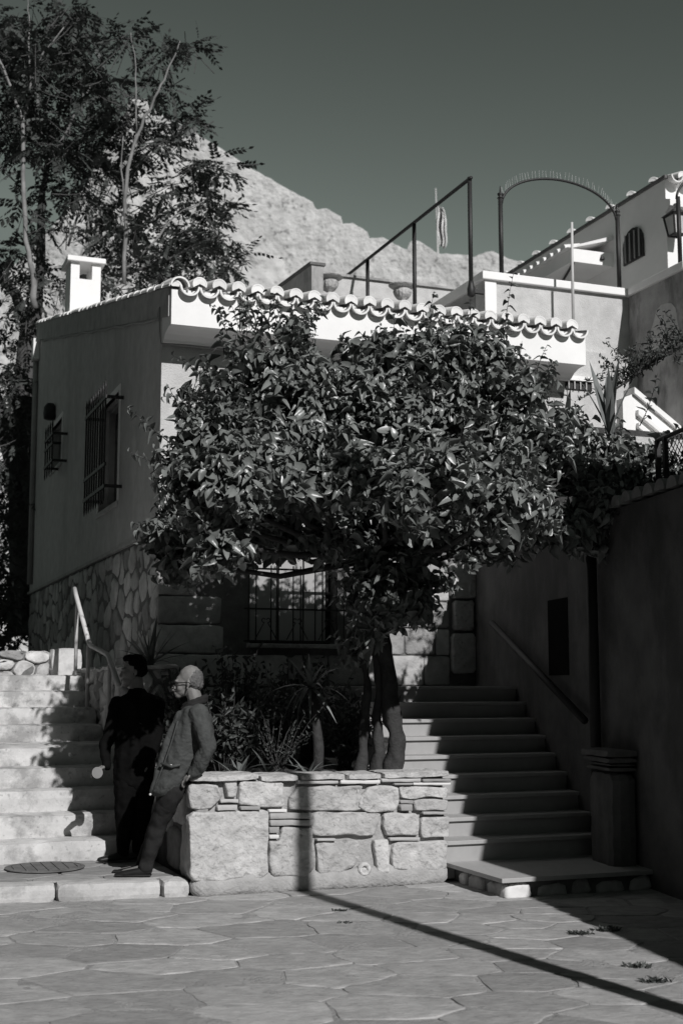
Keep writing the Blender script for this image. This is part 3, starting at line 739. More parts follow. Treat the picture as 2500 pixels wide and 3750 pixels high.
# front window with its scrolled grille
wf = MB().box(1.62, 2.66, 4.08, 4.1, 2.12, 3.25).build('window', M['glass'], house)
for k, (a0, a1) in enumerate(((1.66, 1.98), (2.0, 2.30), (2.32, 2.58))):
    MB().box(a0, a1, 4.03, 4.07, 2.16, 3.2).build('shutter_panel', M['pane'], wf, bevel=.004)
MB().box(1.58, 2.70, 3.80, 4.02, 2.07, 2.118).build('sill', M['stone'], wf, bevel=.006)
gb = 3.70
for k in range(17):
    a = 1.55 + 1.40 * k / 16
    if k % 3 == 2: continue
    MB().tube([(a, gb, 2.13), (a, gb, 2.99)], 0.008, 6).build('bar', M['iron'], wf, smooth=True)
for zz in (2.14, 2.95, 2.5):
    MB().box(1.50, 2.98, gb - .012, gb + .012, zz - .01, zz + .01).build('cross_rail', M['iron'], wf)
for a in (1.5, 2.97):
    MB().box(a - .01, a + .01, gb + .013, HB + .05, 2.93, 2.97).build('bracket', M['iron'], wf)
for a in (1.75, 2.12, 2.50, 2.85):
    for sgn in (-1, 1):
        sp = [(a + sgn * .125, gb - .015, 2.16)] + [(a + sgn * (.125 - .105 * t), gb - .015, 2.16 + .19 * t) for t in (.5, 1.0)]
        for j in range(9):
            an = -math.pi / 2 + j * math.pi * 1.45 / 8
            sp.append((a + sgn * (.025 + .028 * math.cos(an) * (1 - j * .05)), gb - .015, 2.375 + .028 * math.sin(an) * (1 - j * .05)))
        MB().tube(sp, 0.006, 5).build('scroll', M['iron'], wf, smooth=True)

# ================================================================== TERRACE, WING AND WHITE BUILDINGS BEHIND
tb = thing('terrace_building', W(5.7, 4.1, 0), 'flat roofed building with pale plaster parapet box and white coping', 'building')
BA, BB, BC = 4.71, 4.02, 6.83
MB().box(BA, BC + .25, BB, BB + .25, 3.0, 6.74).build('parapet', M['plaster'], tb)
MB().box(BA, BA + .16, BB - .018, BB - .002, 5.9, 6.735).build('corner_band', M['white'], tb)
MB().box(BA, BA + .25, BB + .252, 7.2, 6.0, 6.70).build('parapet', M['plaster_dirty'], tb)
MB().box(BC, BC + 3.5, 2.80, BB - .002, 2.6, 6.74).build('parapet', M['plaster_dirty'], tb)
MB().box(BA - .05, BC + .02, BB - .06, BB + .3, 6.742, 6.845).build('coping', M['white'], tb, bevel=.008)
MB().box(BC - .045, BC + .3, 2.74, BB - .062, 6.743, 6.845).build('coping', M['white'], tb, bevel=.008)
MB().box(BA - .045, BA + .3, BB + .302, 7.25, 6.703, 6.84).build('coping', M['white'], tb, bevel=.008)
MB().box(5.9, 6.82, BB - .14, BB - .003, 5.52, 5.76).build('band', M['white'], tb, bevel=.006)
MB().box(5.9, 6.82, BB - .07, BB - .004, 5.77, 5.83).build('band', M['plaster'], tb)
MB().box(3.0, 12.0, 4.64, 16, 5.7, 6.35).build('terrace_floor', M['plinth'], tb)
mb = MB(); stone(mb, resample(chaikin([(2.9, 5.9), (3.5, 5.75), (3.55, 6.1), (3.35, 6.45), (3.0, 6.4)], .2), .1, .03, 4), lambda x, y, d: W(BC - .004 - d, x, y), .003, .004, .001, 3, 1)
mb.build('plaster_patch', M['plaster'], tb)
# white pole, pergola frame, arch
MB().tube([(5.735, 3.6, 5.98), (5.74, 3.6, 6.9), (5.75, 3.6, 7.49)], [.021, .019, .016], 10).build('white_pole', M['steel'], smooth=True, label='thin white pole rising past the parapet at the end of the tiled eave', cat='pole')
pg = thing('pergola_frame', W(4.52, 5.7, 6.35), 'black iron frame of one long top rail on three uprights', 'frame')
MB().tube([(4.52, 3.97, 8.05), (4.52, 12.0, 8.12)], .024, 8).build('top_rail', M['iron'], pg, smooth=True)
for b, z0 in ((4.015, 6.55), (5.75, 6.352), (7.49, 6.352)):
    MB().tube([(4.52, b, z0), (4.52, b, 8.07)], .029, 10).build('upright', M['iron'], pg, smooth=True)
MB().lathe((4.52, 4.015, 6.5), [(.028, 0), (.05, .02), (.05, .1), (.035, .16), (.03, .2)], 10).build('foot', M['iron'], pg, smooth=True)
MB().box(4.5, 4.70, 3.99, 4.04, 6.55, 6.6).build('bracket', M['iron'], pg)
ar = thing('garden_arch', W(5.88, 4.12, 6.845), 'black iron garden arch with finials and bird spikes on the parapet', 'arch')
for a in (5.0, 6.755):
    MB().tube([(a, 4.1, 6.846), (a, 4.1, 7.88)], .03, 10).build('upright', M['iron'], ar, smooth=True)
    MB().lathe((a, 4.1, 7.88), [(.03, 0), (.045, .01), (.02, .03), (.038, .055), (.038, .07), (.012, .09), (.006, .17), (.0, .175)], 12).build('finial', M['iron'], ar, smooth=True)
hoop = [(5.8775 - .86 * math.cos(t), 4.1, 7.80 + .46 * math.sin(t)) for t in np.linspace(0.05, math.pi - .05, 34)]
MB().tube(hoop, .017, 8).build('hoop', M['iron'], ar, smooth=True)
mb = MB()
for k in range(44):
    t = 0.18 + (math.pi - .36) * k / 43; c = (5.8775 - .86 * math.cos(t), 4.1, 7.815 + .46 * math.sin(t)); an = rt.uniform(-.25, .25); sl = (-math.cos(t)) * .02
    mb.tube([c, (c[0] + sl + an * .05, 4.1 + rt.uniform(-.03, .03), c[2] + .10)], .0016, 4)
mb.build('bird_spikes', M['steel'], ar, kind='stuff')
# second arch at the edge of the frame
ar2 = thing('garden_arch', W(6.98, 2.9, 6.845), 'black iron arch with bird spikes on the coping in front of the wall lantern', 'arch')
x0 = 6.9
for aa in (x0, x0 + 1.75):
    MB().tube([(aa, 2.95, 6.846), (aa, 2.95, 7.75)], .028, 10).build('upright', M['iron'], ar2, smooth=True)
MB().tube([(x0 + .875 - .9 * math.cos(t), 2.95, 7.70 + .5 * math.sin(t)) for t in np.linspace(0.05, math.pi - .05, 30)], .016, 8).build('hoop', M['iron'], ar2, smooth=True)
mb = MB()
for k in range(50):
    t = 0.1 + 2.9 * k / 49; c = (x0 + .875 - .9 * math.cos(t), 2.95, 7.715 + .5 * math.sin(t)); mb.tube([c, (c[0] + rt.uniform(-.02, .02), 2.95, c[2] + .11)], .0022, 4)
mb.build('bird_spikes', M['steel'], ar2, kind='stuff')
# urns on a white wall, parapets further back
uw = thing('urn_wall', W(4.4, 6.6, 6.35), 'white low wall carrying two stone urns', 'wall')
MB().box(3.2, 6.2, 6.55, 6.8, 6.35, 7.12).build('wall', M['white'], uw)
MB().box(3.15, 6.25, 6.50, 6.85, 7.122, 7.16).build('coping', M['plinth'], uw)
bw = thing('back_parapet', W(4.9, 8.1, 6.35), 'weathered plaster parapet behind the two stone urns', 'wall')
MB().box(3.9, 7.5, 8.0, 8.2, 6.35, 7.93).build('wall', M['plaster'], bw)
MB().box(3.85, 7.55, 7.96, 8.24, 7.932, 7.97).build('coping', M['plaster_dirty'], bw)
sp_ = thing('side_parapet', W(3.2, 7, 6.35), 'shaded stained parapet with sloping top behind the tiled eave', 'wall')
MB().prism([(6.1, 6.35), (9.8, 6.35), (9.8, 7.62), (6.1, 7.40)], 0, 3.13, 3.3).build('wall', M['plaster_dirty'], sp_)
MB().prism([(6.08, 7.402), (9.82, 7.622), (9.82, 7.66), (6.08, 7.44)], 0, 3.10, 3.33).build('coping', M['joint'], sp_)
urn_prof = [(.07, 0), (.075, .02), (.04, .05), (.04, .07), (.09, .10), (.125, .15), (.14, .20), (.125, .235), (.12, .245), (.17, .262), (.20, .285), (.205, .30), (.17, .30), (.15, .27), (0.0, .26)]
for (x, y, lab) in ((1205, 1072, 'fluted stone urn next to the shaded sloping parapet'), (1473, 1118, 'fluted stone urn beside the middle black upright')):
    a, _ = on_b(x, y, 6.68); t = thing('stone_urn', W(a, 6.68, 7.16), lab, 'urn', 'urns on the white wall')
    MB().lathe((a, 6.68, 7.16), urn_prof, 48, 0.14, 16, (.09, .22)).build('bowl', M['stone'], t, smooth=True)
    MB().box(a - .09, a + .09, 6.59, 6.77, 7.16, 7.175).build('foot', M['stone'], t)
# white building at the right edge
wb = thing('white_building', W(8.9, 8, 6.35), 'tall white building with arched window and tile ends along its roof edge', 'building')
FA, FB = 8.88, 6.0
MB().box(FA, FA + 3.5, FB, 14.5, 6.35, 9.42).build('wall', M['white'], wb)
rf = MB().box(FA - .04, FA + 3.6, FB - .05, 14.5, 9.421, 9.47).build('roof_edge', M['joint'], wb)
endt = tile_mesh('end_tile', 0.075, 0.02, 0, 180, 0.22, 8, M['whitetile'], True)
for k in range(13):
    o = link_mesh('end_tile', endt, rf, W(FA - .05, FB + .25 + k * .62, 9.47)); o.rotation_euler = (0, 0, math.radians(-55))
for k in range(5):
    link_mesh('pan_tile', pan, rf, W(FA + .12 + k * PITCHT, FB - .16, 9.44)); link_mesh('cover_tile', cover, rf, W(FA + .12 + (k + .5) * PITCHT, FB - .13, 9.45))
MB().prism([(FB - .14, 8.95), (FB - .003, 8.88), (FB - .003, 9.1), (FB - .14, 9.05)], 0, FA - .02, FA + 2).build('cornice', M['white'], wb)
win_c = (6.88, 8.62)
poly = [(6.6, 8.38), (7.17, 8.38), (7.17, 8.66)] + [(6.885 + .285 * math.cos(t), 8.66 + .27 * math.sin(t)) for t in np.linspace(0.3, math.pi - .3, 7)] + [(6.6, 8.66)]
aw = MB().prism(poly, 0, FA - .03, FA - .004).build('arched_window', M['iron'], wb)
for k in range(4): MB().tube([(FA - .05, 6.68 + k * .13, 8.40), (FA - .05, 6.68 + k * .13, 8.86)], .012, 6).build('bar', M['pipe'], aw)
cn = MB(); cn.box(8.1, FA - .002, 7.5, 9.6, 8.48, 8.70); cn = cn.build('canopy', M['white'], wb)
MB().prism([(8.0, 8.70), (FA - .003, 9.0), (FA - .003, 8.93), (8.1, 8.702)], 1, 7.48, 9.6).build('canopy_roof', M['whitetile'], wb)
ct = tile_mesh('canopy_tile', 0.085, 0.016, 0, 180, 0.3, 8, M['whitetile'], True)
for k in range(9):
    o = link_mesh('canopy_tile', ct, cn, W(8.02, 7.65 + k * .23, 8.71)); o.rotation_euler = (0, 0, math.radians(-90))
MB().lathe((8.66, 7.49, 8.56), [(.03, 0), (.045, .01), (.03, .06)], 10).build('hook', M['iron'], cn)
MB().tube([(8.15, 7.55, 8.47), (FA, 9.6, 8.42)], .02, 6).build('strut', M['iron'], cn)
ln = thing('wall_lantern', W(FA + .35, 5.85, 8.3), 'black framed glass lantern on the sunlit white wall', 'lantern')
lx, lz = on_b(2478, 860, 5.8); 
fr_ = MB()
cs = [(-.13, .13, .30), (.13, .13, .30), (.13, -.13, .30), (-.13, -.13, .30)]; bs_ = [(-.085, .085, 0), (.085, .085, 0), (.085, -.085, 0), (-.085, -.085, 0)]
for i in range(4):
    c, c2, b_, b2 = cs[i], cs[(i + 1) % 4], bs_[i], bs_[(i + 1) % 4]
    for p, q in ((c, c2), (b_, b2), (c, b_)): fr_.tube([(lx + p[0], 5.82 + p[1], lz + p[2]), (lx + q[0], 5.82 + q[1], lz + q[2])], .016, 6)
fr_.build('frame', M['iron'], ln)
MB().add([(lx + p[0] * .95, 5.82 + p[1] * .95, lz + p[2]) for p in bs_ + cs], [(0, 1, 5, 4), (1, 2, 6, 5), (2, 3, 7, 6), (3, 0, 4, 7)]).build('pane', M['plaster'], ln)
MB().add([(lx - .16, 5.66, lz + .31), (lx + .16, 5.66, lz + .31), (lx + .16, 5.98, lz + .31), (lx - .16, 5.98, lz + .31), (lx, 5.82, lz + .45)], [(0, 1, 4), (1, 2, 4), (2, 3, 4), (3, 0, 4), (3, 2, 1, 0)]).build('cap', M['iron'], ln)
MB().tube([(lx, 5.82, lz + .44), (lx, 5.82, lz + .5), (lx, 5.99, lz + .5)], .014, 6).build('arm', M['iron'], ln)
# white stair parapet and small barred opening behind the citrus crown
sb = thing('stair_parapet', W(6.3, 3.0, 3.3), 'white sloping stair parapet behind the agave', 'parapet')
MB().prism([(6.02, 3.3), (7.3, 3.3), (7.3, 4.40), (6.16, 5.16), (6.02, 5.1)], 1, 2.98, 3.12).build('wall', M['white'], sb)
MB().prism([(7.3, 4.405), (6.16, 5.165), (6.16, 5.24), (7.3, 4.48)], 1, 2.93, 3.17).build('coping', M['white'], sb)
for k in (1, 2): MB().prism([(7.3, 4.33 - .16 * k), (6.2, 5.06 - .16 * k), (6.2, 5.12 - .16 * k), (7.3, 4.39 - .16 * k)], 1, 2.92, 2.978).build('slat', M['white'], sb)
go = thing('barred_opening', W(5.6, 3.9, 5.0), 'small dark barred opening with white lintel under the eave', 'window')
lo = [on_b(2065, 1375, 3.84), on_b(2172, 1432, 3.84)]
MB().box(lo[0][0], lo[1][0], 3.80, 3.855, lo[0][1] - .06, lo[0][1]).build('lintel', M['white'], go)
MB().box(lo[0][0] + .02, lo[1][0] - .02, 3.84, 3.856, lo[1][1], lo[0][1] - .061).build('recess', M['iron'], go)
for k in range(5):
    a = lo[0][0] + .05 + k * .085; MB().tube([(a, 3.82, lo[1][1]), (a, 3.82, lo[0][1] - .06)], .008, 6).build('bar', M['steel'], go)

# ================================================================== WALL AND NEIGHBOUR ON THE RIGHT
rw = thing('garden_wall', R(-1, .15, 0), 'tall dark plastered garden wall with tile coping beside the marble stairs', 'wall')
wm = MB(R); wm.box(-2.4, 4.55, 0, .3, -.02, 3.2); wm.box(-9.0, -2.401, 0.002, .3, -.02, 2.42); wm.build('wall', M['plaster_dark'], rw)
ctile = bpy.data.meshes.new('coping_tile'); vs = []; fs = []
for e in (0, 1):
    for i in range(9):
        an = math.pi * i / 8; r = .095 - .012 * e
        vs.append(RN * (-.1 + e * .5) + RS * (r * math.cos(an)) + Vector((0, 0, r * math.sin(an) + (.04 if e else 0))))
for i in range(8): fs.append((i, i + 1, i + 10, i + 9))
fs += [tuple(range(9))[::-1], tuple(range(9, 18))]
ctile.from_pydata([tuple(v) for v in vs], [], fs); ctile.materials.append(M['tileshade'])
for k in range(42):
    s_ = -5.0 + k * .225; link_mesh('coping_tile', ctile, rw, R(s_, .02, (3.205 if s_ > -2.3 else 2.425) + rt.uniform(-.008, .008)))
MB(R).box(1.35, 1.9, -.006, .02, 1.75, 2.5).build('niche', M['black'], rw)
MB(R).tube([(3.5, -.09, 2.35), (.75, -.09, 1.33)], .035, 8).build('handrail', M['pipedark'], rw, smooth=True)
MB(R).tube([(.55, -.07, .02), (.55, -.07, 3.15)], .05, 10).build('downpipe', M['pipedark'], rw, smooth=True)
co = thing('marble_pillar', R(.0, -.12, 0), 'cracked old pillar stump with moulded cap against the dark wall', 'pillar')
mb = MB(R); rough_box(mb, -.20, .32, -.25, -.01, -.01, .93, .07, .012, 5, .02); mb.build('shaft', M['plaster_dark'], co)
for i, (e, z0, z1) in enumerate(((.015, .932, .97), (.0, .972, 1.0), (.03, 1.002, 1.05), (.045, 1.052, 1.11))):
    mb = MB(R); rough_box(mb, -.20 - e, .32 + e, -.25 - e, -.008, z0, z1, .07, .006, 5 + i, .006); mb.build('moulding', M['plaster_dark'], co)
# wire mesh fence above the wall
fe = thing('mesh_fence', R(-.6, .5, 3.2), 'dark diamond mesh fence panel above the tile coping', 'fence')
MB(R).box(-2.6, .55, .3, 3, 2.6, 3.24).build('ground_strip', M['soil'], fe)
MB(R).tube([(-2.6, .5, 3.87), (.30, .5, 3.87)], .02, 6).build('top_rail', M['iron'], fe)
for s_ in (.30, .14, -1.2, -2.6): MB(R).box(s_ - .02, s_ + .02, .48, .52, 3.2, 3.87).build('post', M['iron'], fe)
mb = MB(R)
for k in range(-8, 34):
    s0 = -2.6 + k * .08
    for sg in (1, -1):
        p0 = s0 if sg > 0 else s0 + .6
        a_ = (max(-2.6, min(.14, p0)), 3.24); b_ = (max(-2.6, min(.14, p0 + sg * .6)), 3.84)
        if abs(b_[0] - a_[0]) < .02: continue
        za = 3.24 + abs(a_[0] - p0); zb = 3.84 - abs(b_[0] - (p0 + sg * .6))
        mb.tube([(a_[0], .5, za), (b_[0], .5, zb)], .004, 4, False)
mb.build('mesh', M['iron'], fe, kind='stuff')
# house beyond the right edge; its sloping roof edge shades the stairs
nh = thing('neighbour_house', Vector((5.5, 6, 0)), 'plain plastered house with sloping roof behind the garden wall', 'house')
mb = MB(IDENT)
L_ = [(4.5, 2.6), (3.86, 6.0), (3.18, 9.5)]; zt_ = [3.25, 3.3, 5.25]
for (x, y), z in zip(L_, zt_): mb.pt(x, y, -.02); mb.pt(x, y, z); mb.pt(x + 4.5, y + .9, -.02); mb.pt(x + 4.5, y + .9, z + .1)
for i in (0, 1):
    q = i * 4; mb.f += [(q, q + 4, q + 5, q + 1), (q + 2, q + 3, q + 7, q + 6), (q + 1, q + 5, q + 7, q + 3)]
mb.f += [(0, 1, 3, 2), (8, 10, 11, 9)]
mb.build('wall', M['plaster_dirty'], nh)
mb = MB(IDENT)
for i in range(3):
    (x, y), z = L_[i], zt_[i] + .02
    for dx, dz in ((-.06, 0), (-.06, .06), (4.6, .16), (4.6, .1)): mb.pt(x + dx, y + dx * .2, z + dz)
for i in (0, 1):
    q = i * 4
    for k in range(4): mb.f.append((q + k, q + (k + 1) % 4, q + 4 + (k + 1) % 4, q + 4 + k))
mb.f += [(0, 1, 2, 3), (8, 9, 10, 11)]
mb.build('roof', M['tileshade'], nh)
# the pole whose shadow crosses the paving
pole = thing('utility_pole', Vector((3.02, 4.55, 0)), 'tall wooden pole standing in front of the garden wall', 'pole')
MB(IDENT).tube([(3.02, 4.55, -.02), (3.02, 4.55, 4), (3.02, 4.55, 8.2)], [.095, .08, .06], 14).build('shaft', M['wood'], pole, smooth=True)
MB(IDENT).box(2.9, 3.14, 4.52, 4.58, 7.8, 7.9).build('cross_arm', M['wood'], pole)
# unseen houses, added to keep sky light out of the shaded parts
def sky_block_house(p0, p1, depth_v, h, label):
    p0, p1 = Vector(p0), Vector(p1); e = (p1 - p0); n = Vector(depth_v)
    t = thing('sky_block_house', (p0 + p1) / 2 + n * .5, label, 'house')
    def tf(s, d, z): return p0 + e * s + n * d + Vector((0, 0, z))
    MB(tf).box(0, 1, 0, 1, -.02, h).build('wall', M['plaster_dark'], t)
    MB(tf).box(-.02, 1.02, -.04, 1.02, h + .002, h + .25).build('roof', M['tileshade'], t)
    k = max(2, int(e.length / 3.5))
    for i in range(k):
        s = (i + .5) / k; w = .55 / e.length
        for z in (1.0, 4.2):
            if z + 1.5 > h: continue
            win = MB(tf).box(s - w, s + w, -.012, -.002, z, z + 1.5).build('window', M['glass'], t)
            MB(tf).box(s - w * 1.2, s + w * 1.2, -.03, -.003, z - .1, z - .005).build('sill', M['stone'], win)
sky_block_house((-5.1, -6.0, 0), (-5.1, 15.0, 0), (-7, 0, 0), 12.0, 'unseen dark house added along the left side to block sky light')
sky_block_house((-12.0, -6.2, 0), (3.6, -6.2, 0), (0, -7, 0), 17.0, 'unseen dark house added opposite the planter to block sky light')

# ================================================================== FORTRESS AND HILL
YF = 170.0
top_px = [(-900, 1300), (-100, 1060), (100, 930), (220, 800), (330, 640), (410, 500), (468, 412), (470, 374), (545, 374), (548, 398), (735, 500), (905, 605), (1150, 737), (1152, 762), (1195, 757),
          (1250, 790), (1251, 816), (1290, 812), (1345, 845), (1347, 872), (1400, 868), (1490, 920), (1500, 888), (1530, 885), (1600, 930), (1630, 932), (1720, 935),
          (1722, 948), (1760, 932), (1800, 922), (1880, 952), (2100, 1010), (2600, 1120)]
tops = [at(x, y, YF) for x, y in top_px]; txs = [p.x for p in tops]; tzs = [p.z for p in tops]
def topz(x): return float(np.interp(x, txs, tzs))
fw = MB(IDENT); nX, nR = 460, 50
xs = np.linspace(-70, 48, nX)
def fbm(x, y, s): return noise.fractal(Vector((x * s, y * s, 1.7)), 0.9, 2.1, 5)
for r in range(nR + 1):
    for x in xs:
        zt = topz(x) + .14 * nz(x * 1.3, 4.0); d = 13.0 * r / nR
        y = YF + 1.1 * fbm(x, zt - d, .06) - .10 * d + .14 * fbm(x, zt - d, .4) + .12 * fbm(x, zt - d, 1.7)
        fw.v.append(Vector((x, y, zt - d)))
for r in range(nR):
    for i in range(nX - 1):
        q = r * nX + i; fw.f.append((q, q + 1, q + nX + 1, q + nX))
n0 = len(fw.v)
for x in xs: fw.v.append(Vector((x, YF + 7, topz(x)))); 
for x in xs: fw.v.append(Vector((x, YF + 7.5, topz(x) - 13)))
for i in range(nX - 1):
    fw.f.append((i, n0 + i, n0 + i + 1, i + 1)); fw.f.append((n0 + i, n0 + nX + i, n0 + nX + i + 1, n0 + i + 1))
fort = fw.build('fortress_wall', M['rampart'], smooth=True, label='long pale ruined fortress wall stepping down along the hilltop', cat='fortress wall')
hl = MB(IDENT); nR2 = 110
for r in range(nR2 + 1):
    for x in xs:
        zt = topz(x) - 7.0 + 3 * nz(x * .12, 9.0); t = r / nR2; d = (zt + 2) * t
        y = YF + 0.6 - 1.3 - 62 * t ** 1.5 + 3.6 * fbm(x, d, .045) + 1.5 * fbm(x, d * 1.3, .2) + .3 * fbm(x, d, .9) - 1.6 * min(1, t * 12) + 2.2
        hl.v.append(Vector((x, y, zt - d)))
for r in range(nR2):
    for i in range(nX - 1):
        q = r * nX + i; hl.f.append((q, q + 1, q + nX + 1, q + nX))
hl.build('hill', M['rock'], smooth=True, kind='structure', label='pale limestone crag below the fortress wall')
fg = thing('flag', at(1602, 935, YF + 2), 'striped flag hanging limp on a white pole above the fortress wall', 'flag')
p0, p1 = at(1604, 950, YF + 2), at(1594, 690, YF + 2)
MB(IDENT).tube([p0 - Vector((0, 0, .6)), p1], [.13, .08], 8).build('pole', M['steel'], fg)
for s_ in range(6):
    mb = MB(IDENT); k = 14
    for i in range(k + 1):
        t = i / k; base_ = p0.lerp(p1, .76 - .57 * t); w0 = s_ * .17 * (.8 + .5 * math.sin(t * 3)); w1 = (s_ + 1) * .17 * (.8 + .5 * math.sin(t * 3))
        for w in (w0, w1): mb.v.append(base_ + Vector((.1 + w * .95 + .12 * math.sin(t * 9), -.15 - .25 * math.sin(w * 9 + t * 5), -w * .5)))
    for i in range(k): q = i * 2; mb.f.append((q, q + 1, q + 3, q + 2))
    o = mb.build('stripe', M['iron'] if s_ in (1, 2, 4) else M['white'], fg, smooth=True)
    so = o.modifiers.new('thick', 'SOLIDIFY'); so.thickness = .03

# ================================================================== LEAVES
def leaf_template(nseg=3, fold=0.22, curl=0.28, wmax=1.0, twist=0.0):
    vs = []; fs = []
    for i in range(nseg + 1):
        t = i / nseg; w = wmax * (math.sin(math.pi * min(1, t ** 0.85 * .98 + .02)) ** .8) * .5
        if i == nseg: w = 0.0
        if i == 0: w = 0.04
        z = -curl * t * t + .05 * math.sin(t * 6)
        vs += [(t, -w, z + fold * w), (t, 0, z), (t, w, z + fold * w + twist * t * w)]
    for i in range(nseg):
        q = i * 3; fs += [(q, q + 1, q + 4, q + 3), (q + 1, q + 2, q + 5, q + 4)]
    return np.array(vs), fs
def basis(d, n):
    d = d / np.linalg.norm(d); s = np.cross(n, d); l = np.linalg.norm(s)
    if l < 1e-4: s = np.cross(np.array([.3, .5, .8]), d); l = np.linalg.norm(s)
    s = s / l; return np.stack([d, s, np.cross(d, s)], 1)
def leaf_mesh_object(name, leaves, templates, m, parent, kind='stuff'):
    vs = []; fs = []; n = 0
    for (p, B, L, Wd, k) in leaves:
        T, F = templates[k]; q = T * np.array([L, Wd, L]); vs.append(q @ B.T + p); fs += [tuple(i + n for i in f) for f in F]; n += len(T)
    vs = np.concatenate(vs); c = Vector((float(vs[:, 0].mean()), float(vs[:, 1].mean()), float(vs[:, 2].min())))
    me = bpy.data.meshes.new(name); me.from_pydata((vs - np.array(c)).tolist(), [], fs); me.materials.append(m)
    me.polygons.foreach_set('use_smooth', [True] * len(me.polygons))
    o = link_mesh(name, me, parent, c); return tag(o, kind=kind)
def leaf_objects(name, leaves, templates, m, parent):
    tm = []
    for T, F in templates:
        me = bpy.data.meshes.new(name); me.from_pydata(T.tolist(), [], F); me.materials.append(m)
        me.polygons.foreach_set('use_smooth', [True] * len(me.polygons)); tm.append(me)
    for (p, B, L, Wd, k) in leaves:
        o = bpy.data.objects.new(name, tm[k]); COL.objects.link(o); o.parent = parent
        S = np.diag([L, Wd, L]); A = B @ S; mtx = Matrix(((*A[0], p[0]), (*A[1], p[1]), (*A[2], p[2]), (0, 0, 0, 1)))
        o.matrix_basis = Matrix.Translation(-WLOC[parent.name]) @ mtx; WLOC[o.name] = Vector(p)
npv = lambda v: np.array(v, float)

# ------------------------------------------------------------------ citrus tree in the planter
CT = [leaf_template(4, f, c, 1.0, t) for f, c, t in ((.4, .15, 0), (.7, .35, .3), (.25, .5, -.3), (.9, .25, .4), (.35, .05, -.4), (.6, .6, 0))]
tree_base = W(1.95, 0.62, 0.86)
ct = thing('citrus_tree', tree_base, 'leafy citrus tree with curved trunk spreading over the stone planter', 'tree')
def P3(x, y, Y): return npv(at(x, y, Y))
trunk_pts = [W(1.97, .62, .80), W(1.98, .62, .95), npv(at(1452, 2700, 11.75)), npv(at(1430, 2590, 11.75)), npv(at(1425, 2480, 11.8)), npv(at(1400, 2350, 11.8)), npv(at(1385, 2200, 11.8)), npv(at(1370, 2000, 11.9))]
def dense(P, rr, k=6):
    Q, S = [], []
    for i in range(len(P) - 1):
        for j in range(k): t = j / k; Q.append(tuple(Vector(P[i]).lerp(Vector(P[i + 1]), t))); S.append(rr[i] + (rr[i + 1] - rr[i]) * t)
    return Q + [tuple(P[-1])], S + [rr[-1]]
q_, r_ = dense(trunk_pts, [.12, .085, .066, .082, .064, .07, .056, .05])
MB(IDENT).tube(q_, r_, 16).build('trunk', M['bark'], ct, smooth=True, rough=.035, rfreq=11)
st2 = [W(1.82, .7, .80), npv(at(1388, 2760, 11.75)), npv(at(1375, 2640, 11.8)), npv(at(1395, 2520, 11.85)), npv(at(1360, 2300, 11.9)), npv(at(1300, 2100, 12))]
q_, r_ = dense(st2, [.08, .05, .045, .05, .045, .04])
MB(IDENT).tube(q_, r_, 12).build('stem', M['bark'], ct, smooth=True, rough=.03, rfreq=11)
st3 = [W(1.7, .76, .80), npv(at(1330, 2740, 11.85)), npv(at(1345, 2500, 11.9)), npv(at(1320, 2300, 12))]
q_, r_ = dense(st3, [.07, .04, .036, .035])
MB(IDENT).tube(q_, r_, 12).build('stem', M['bark'], ct, smooth=True, rough=.025, rfreq=11)
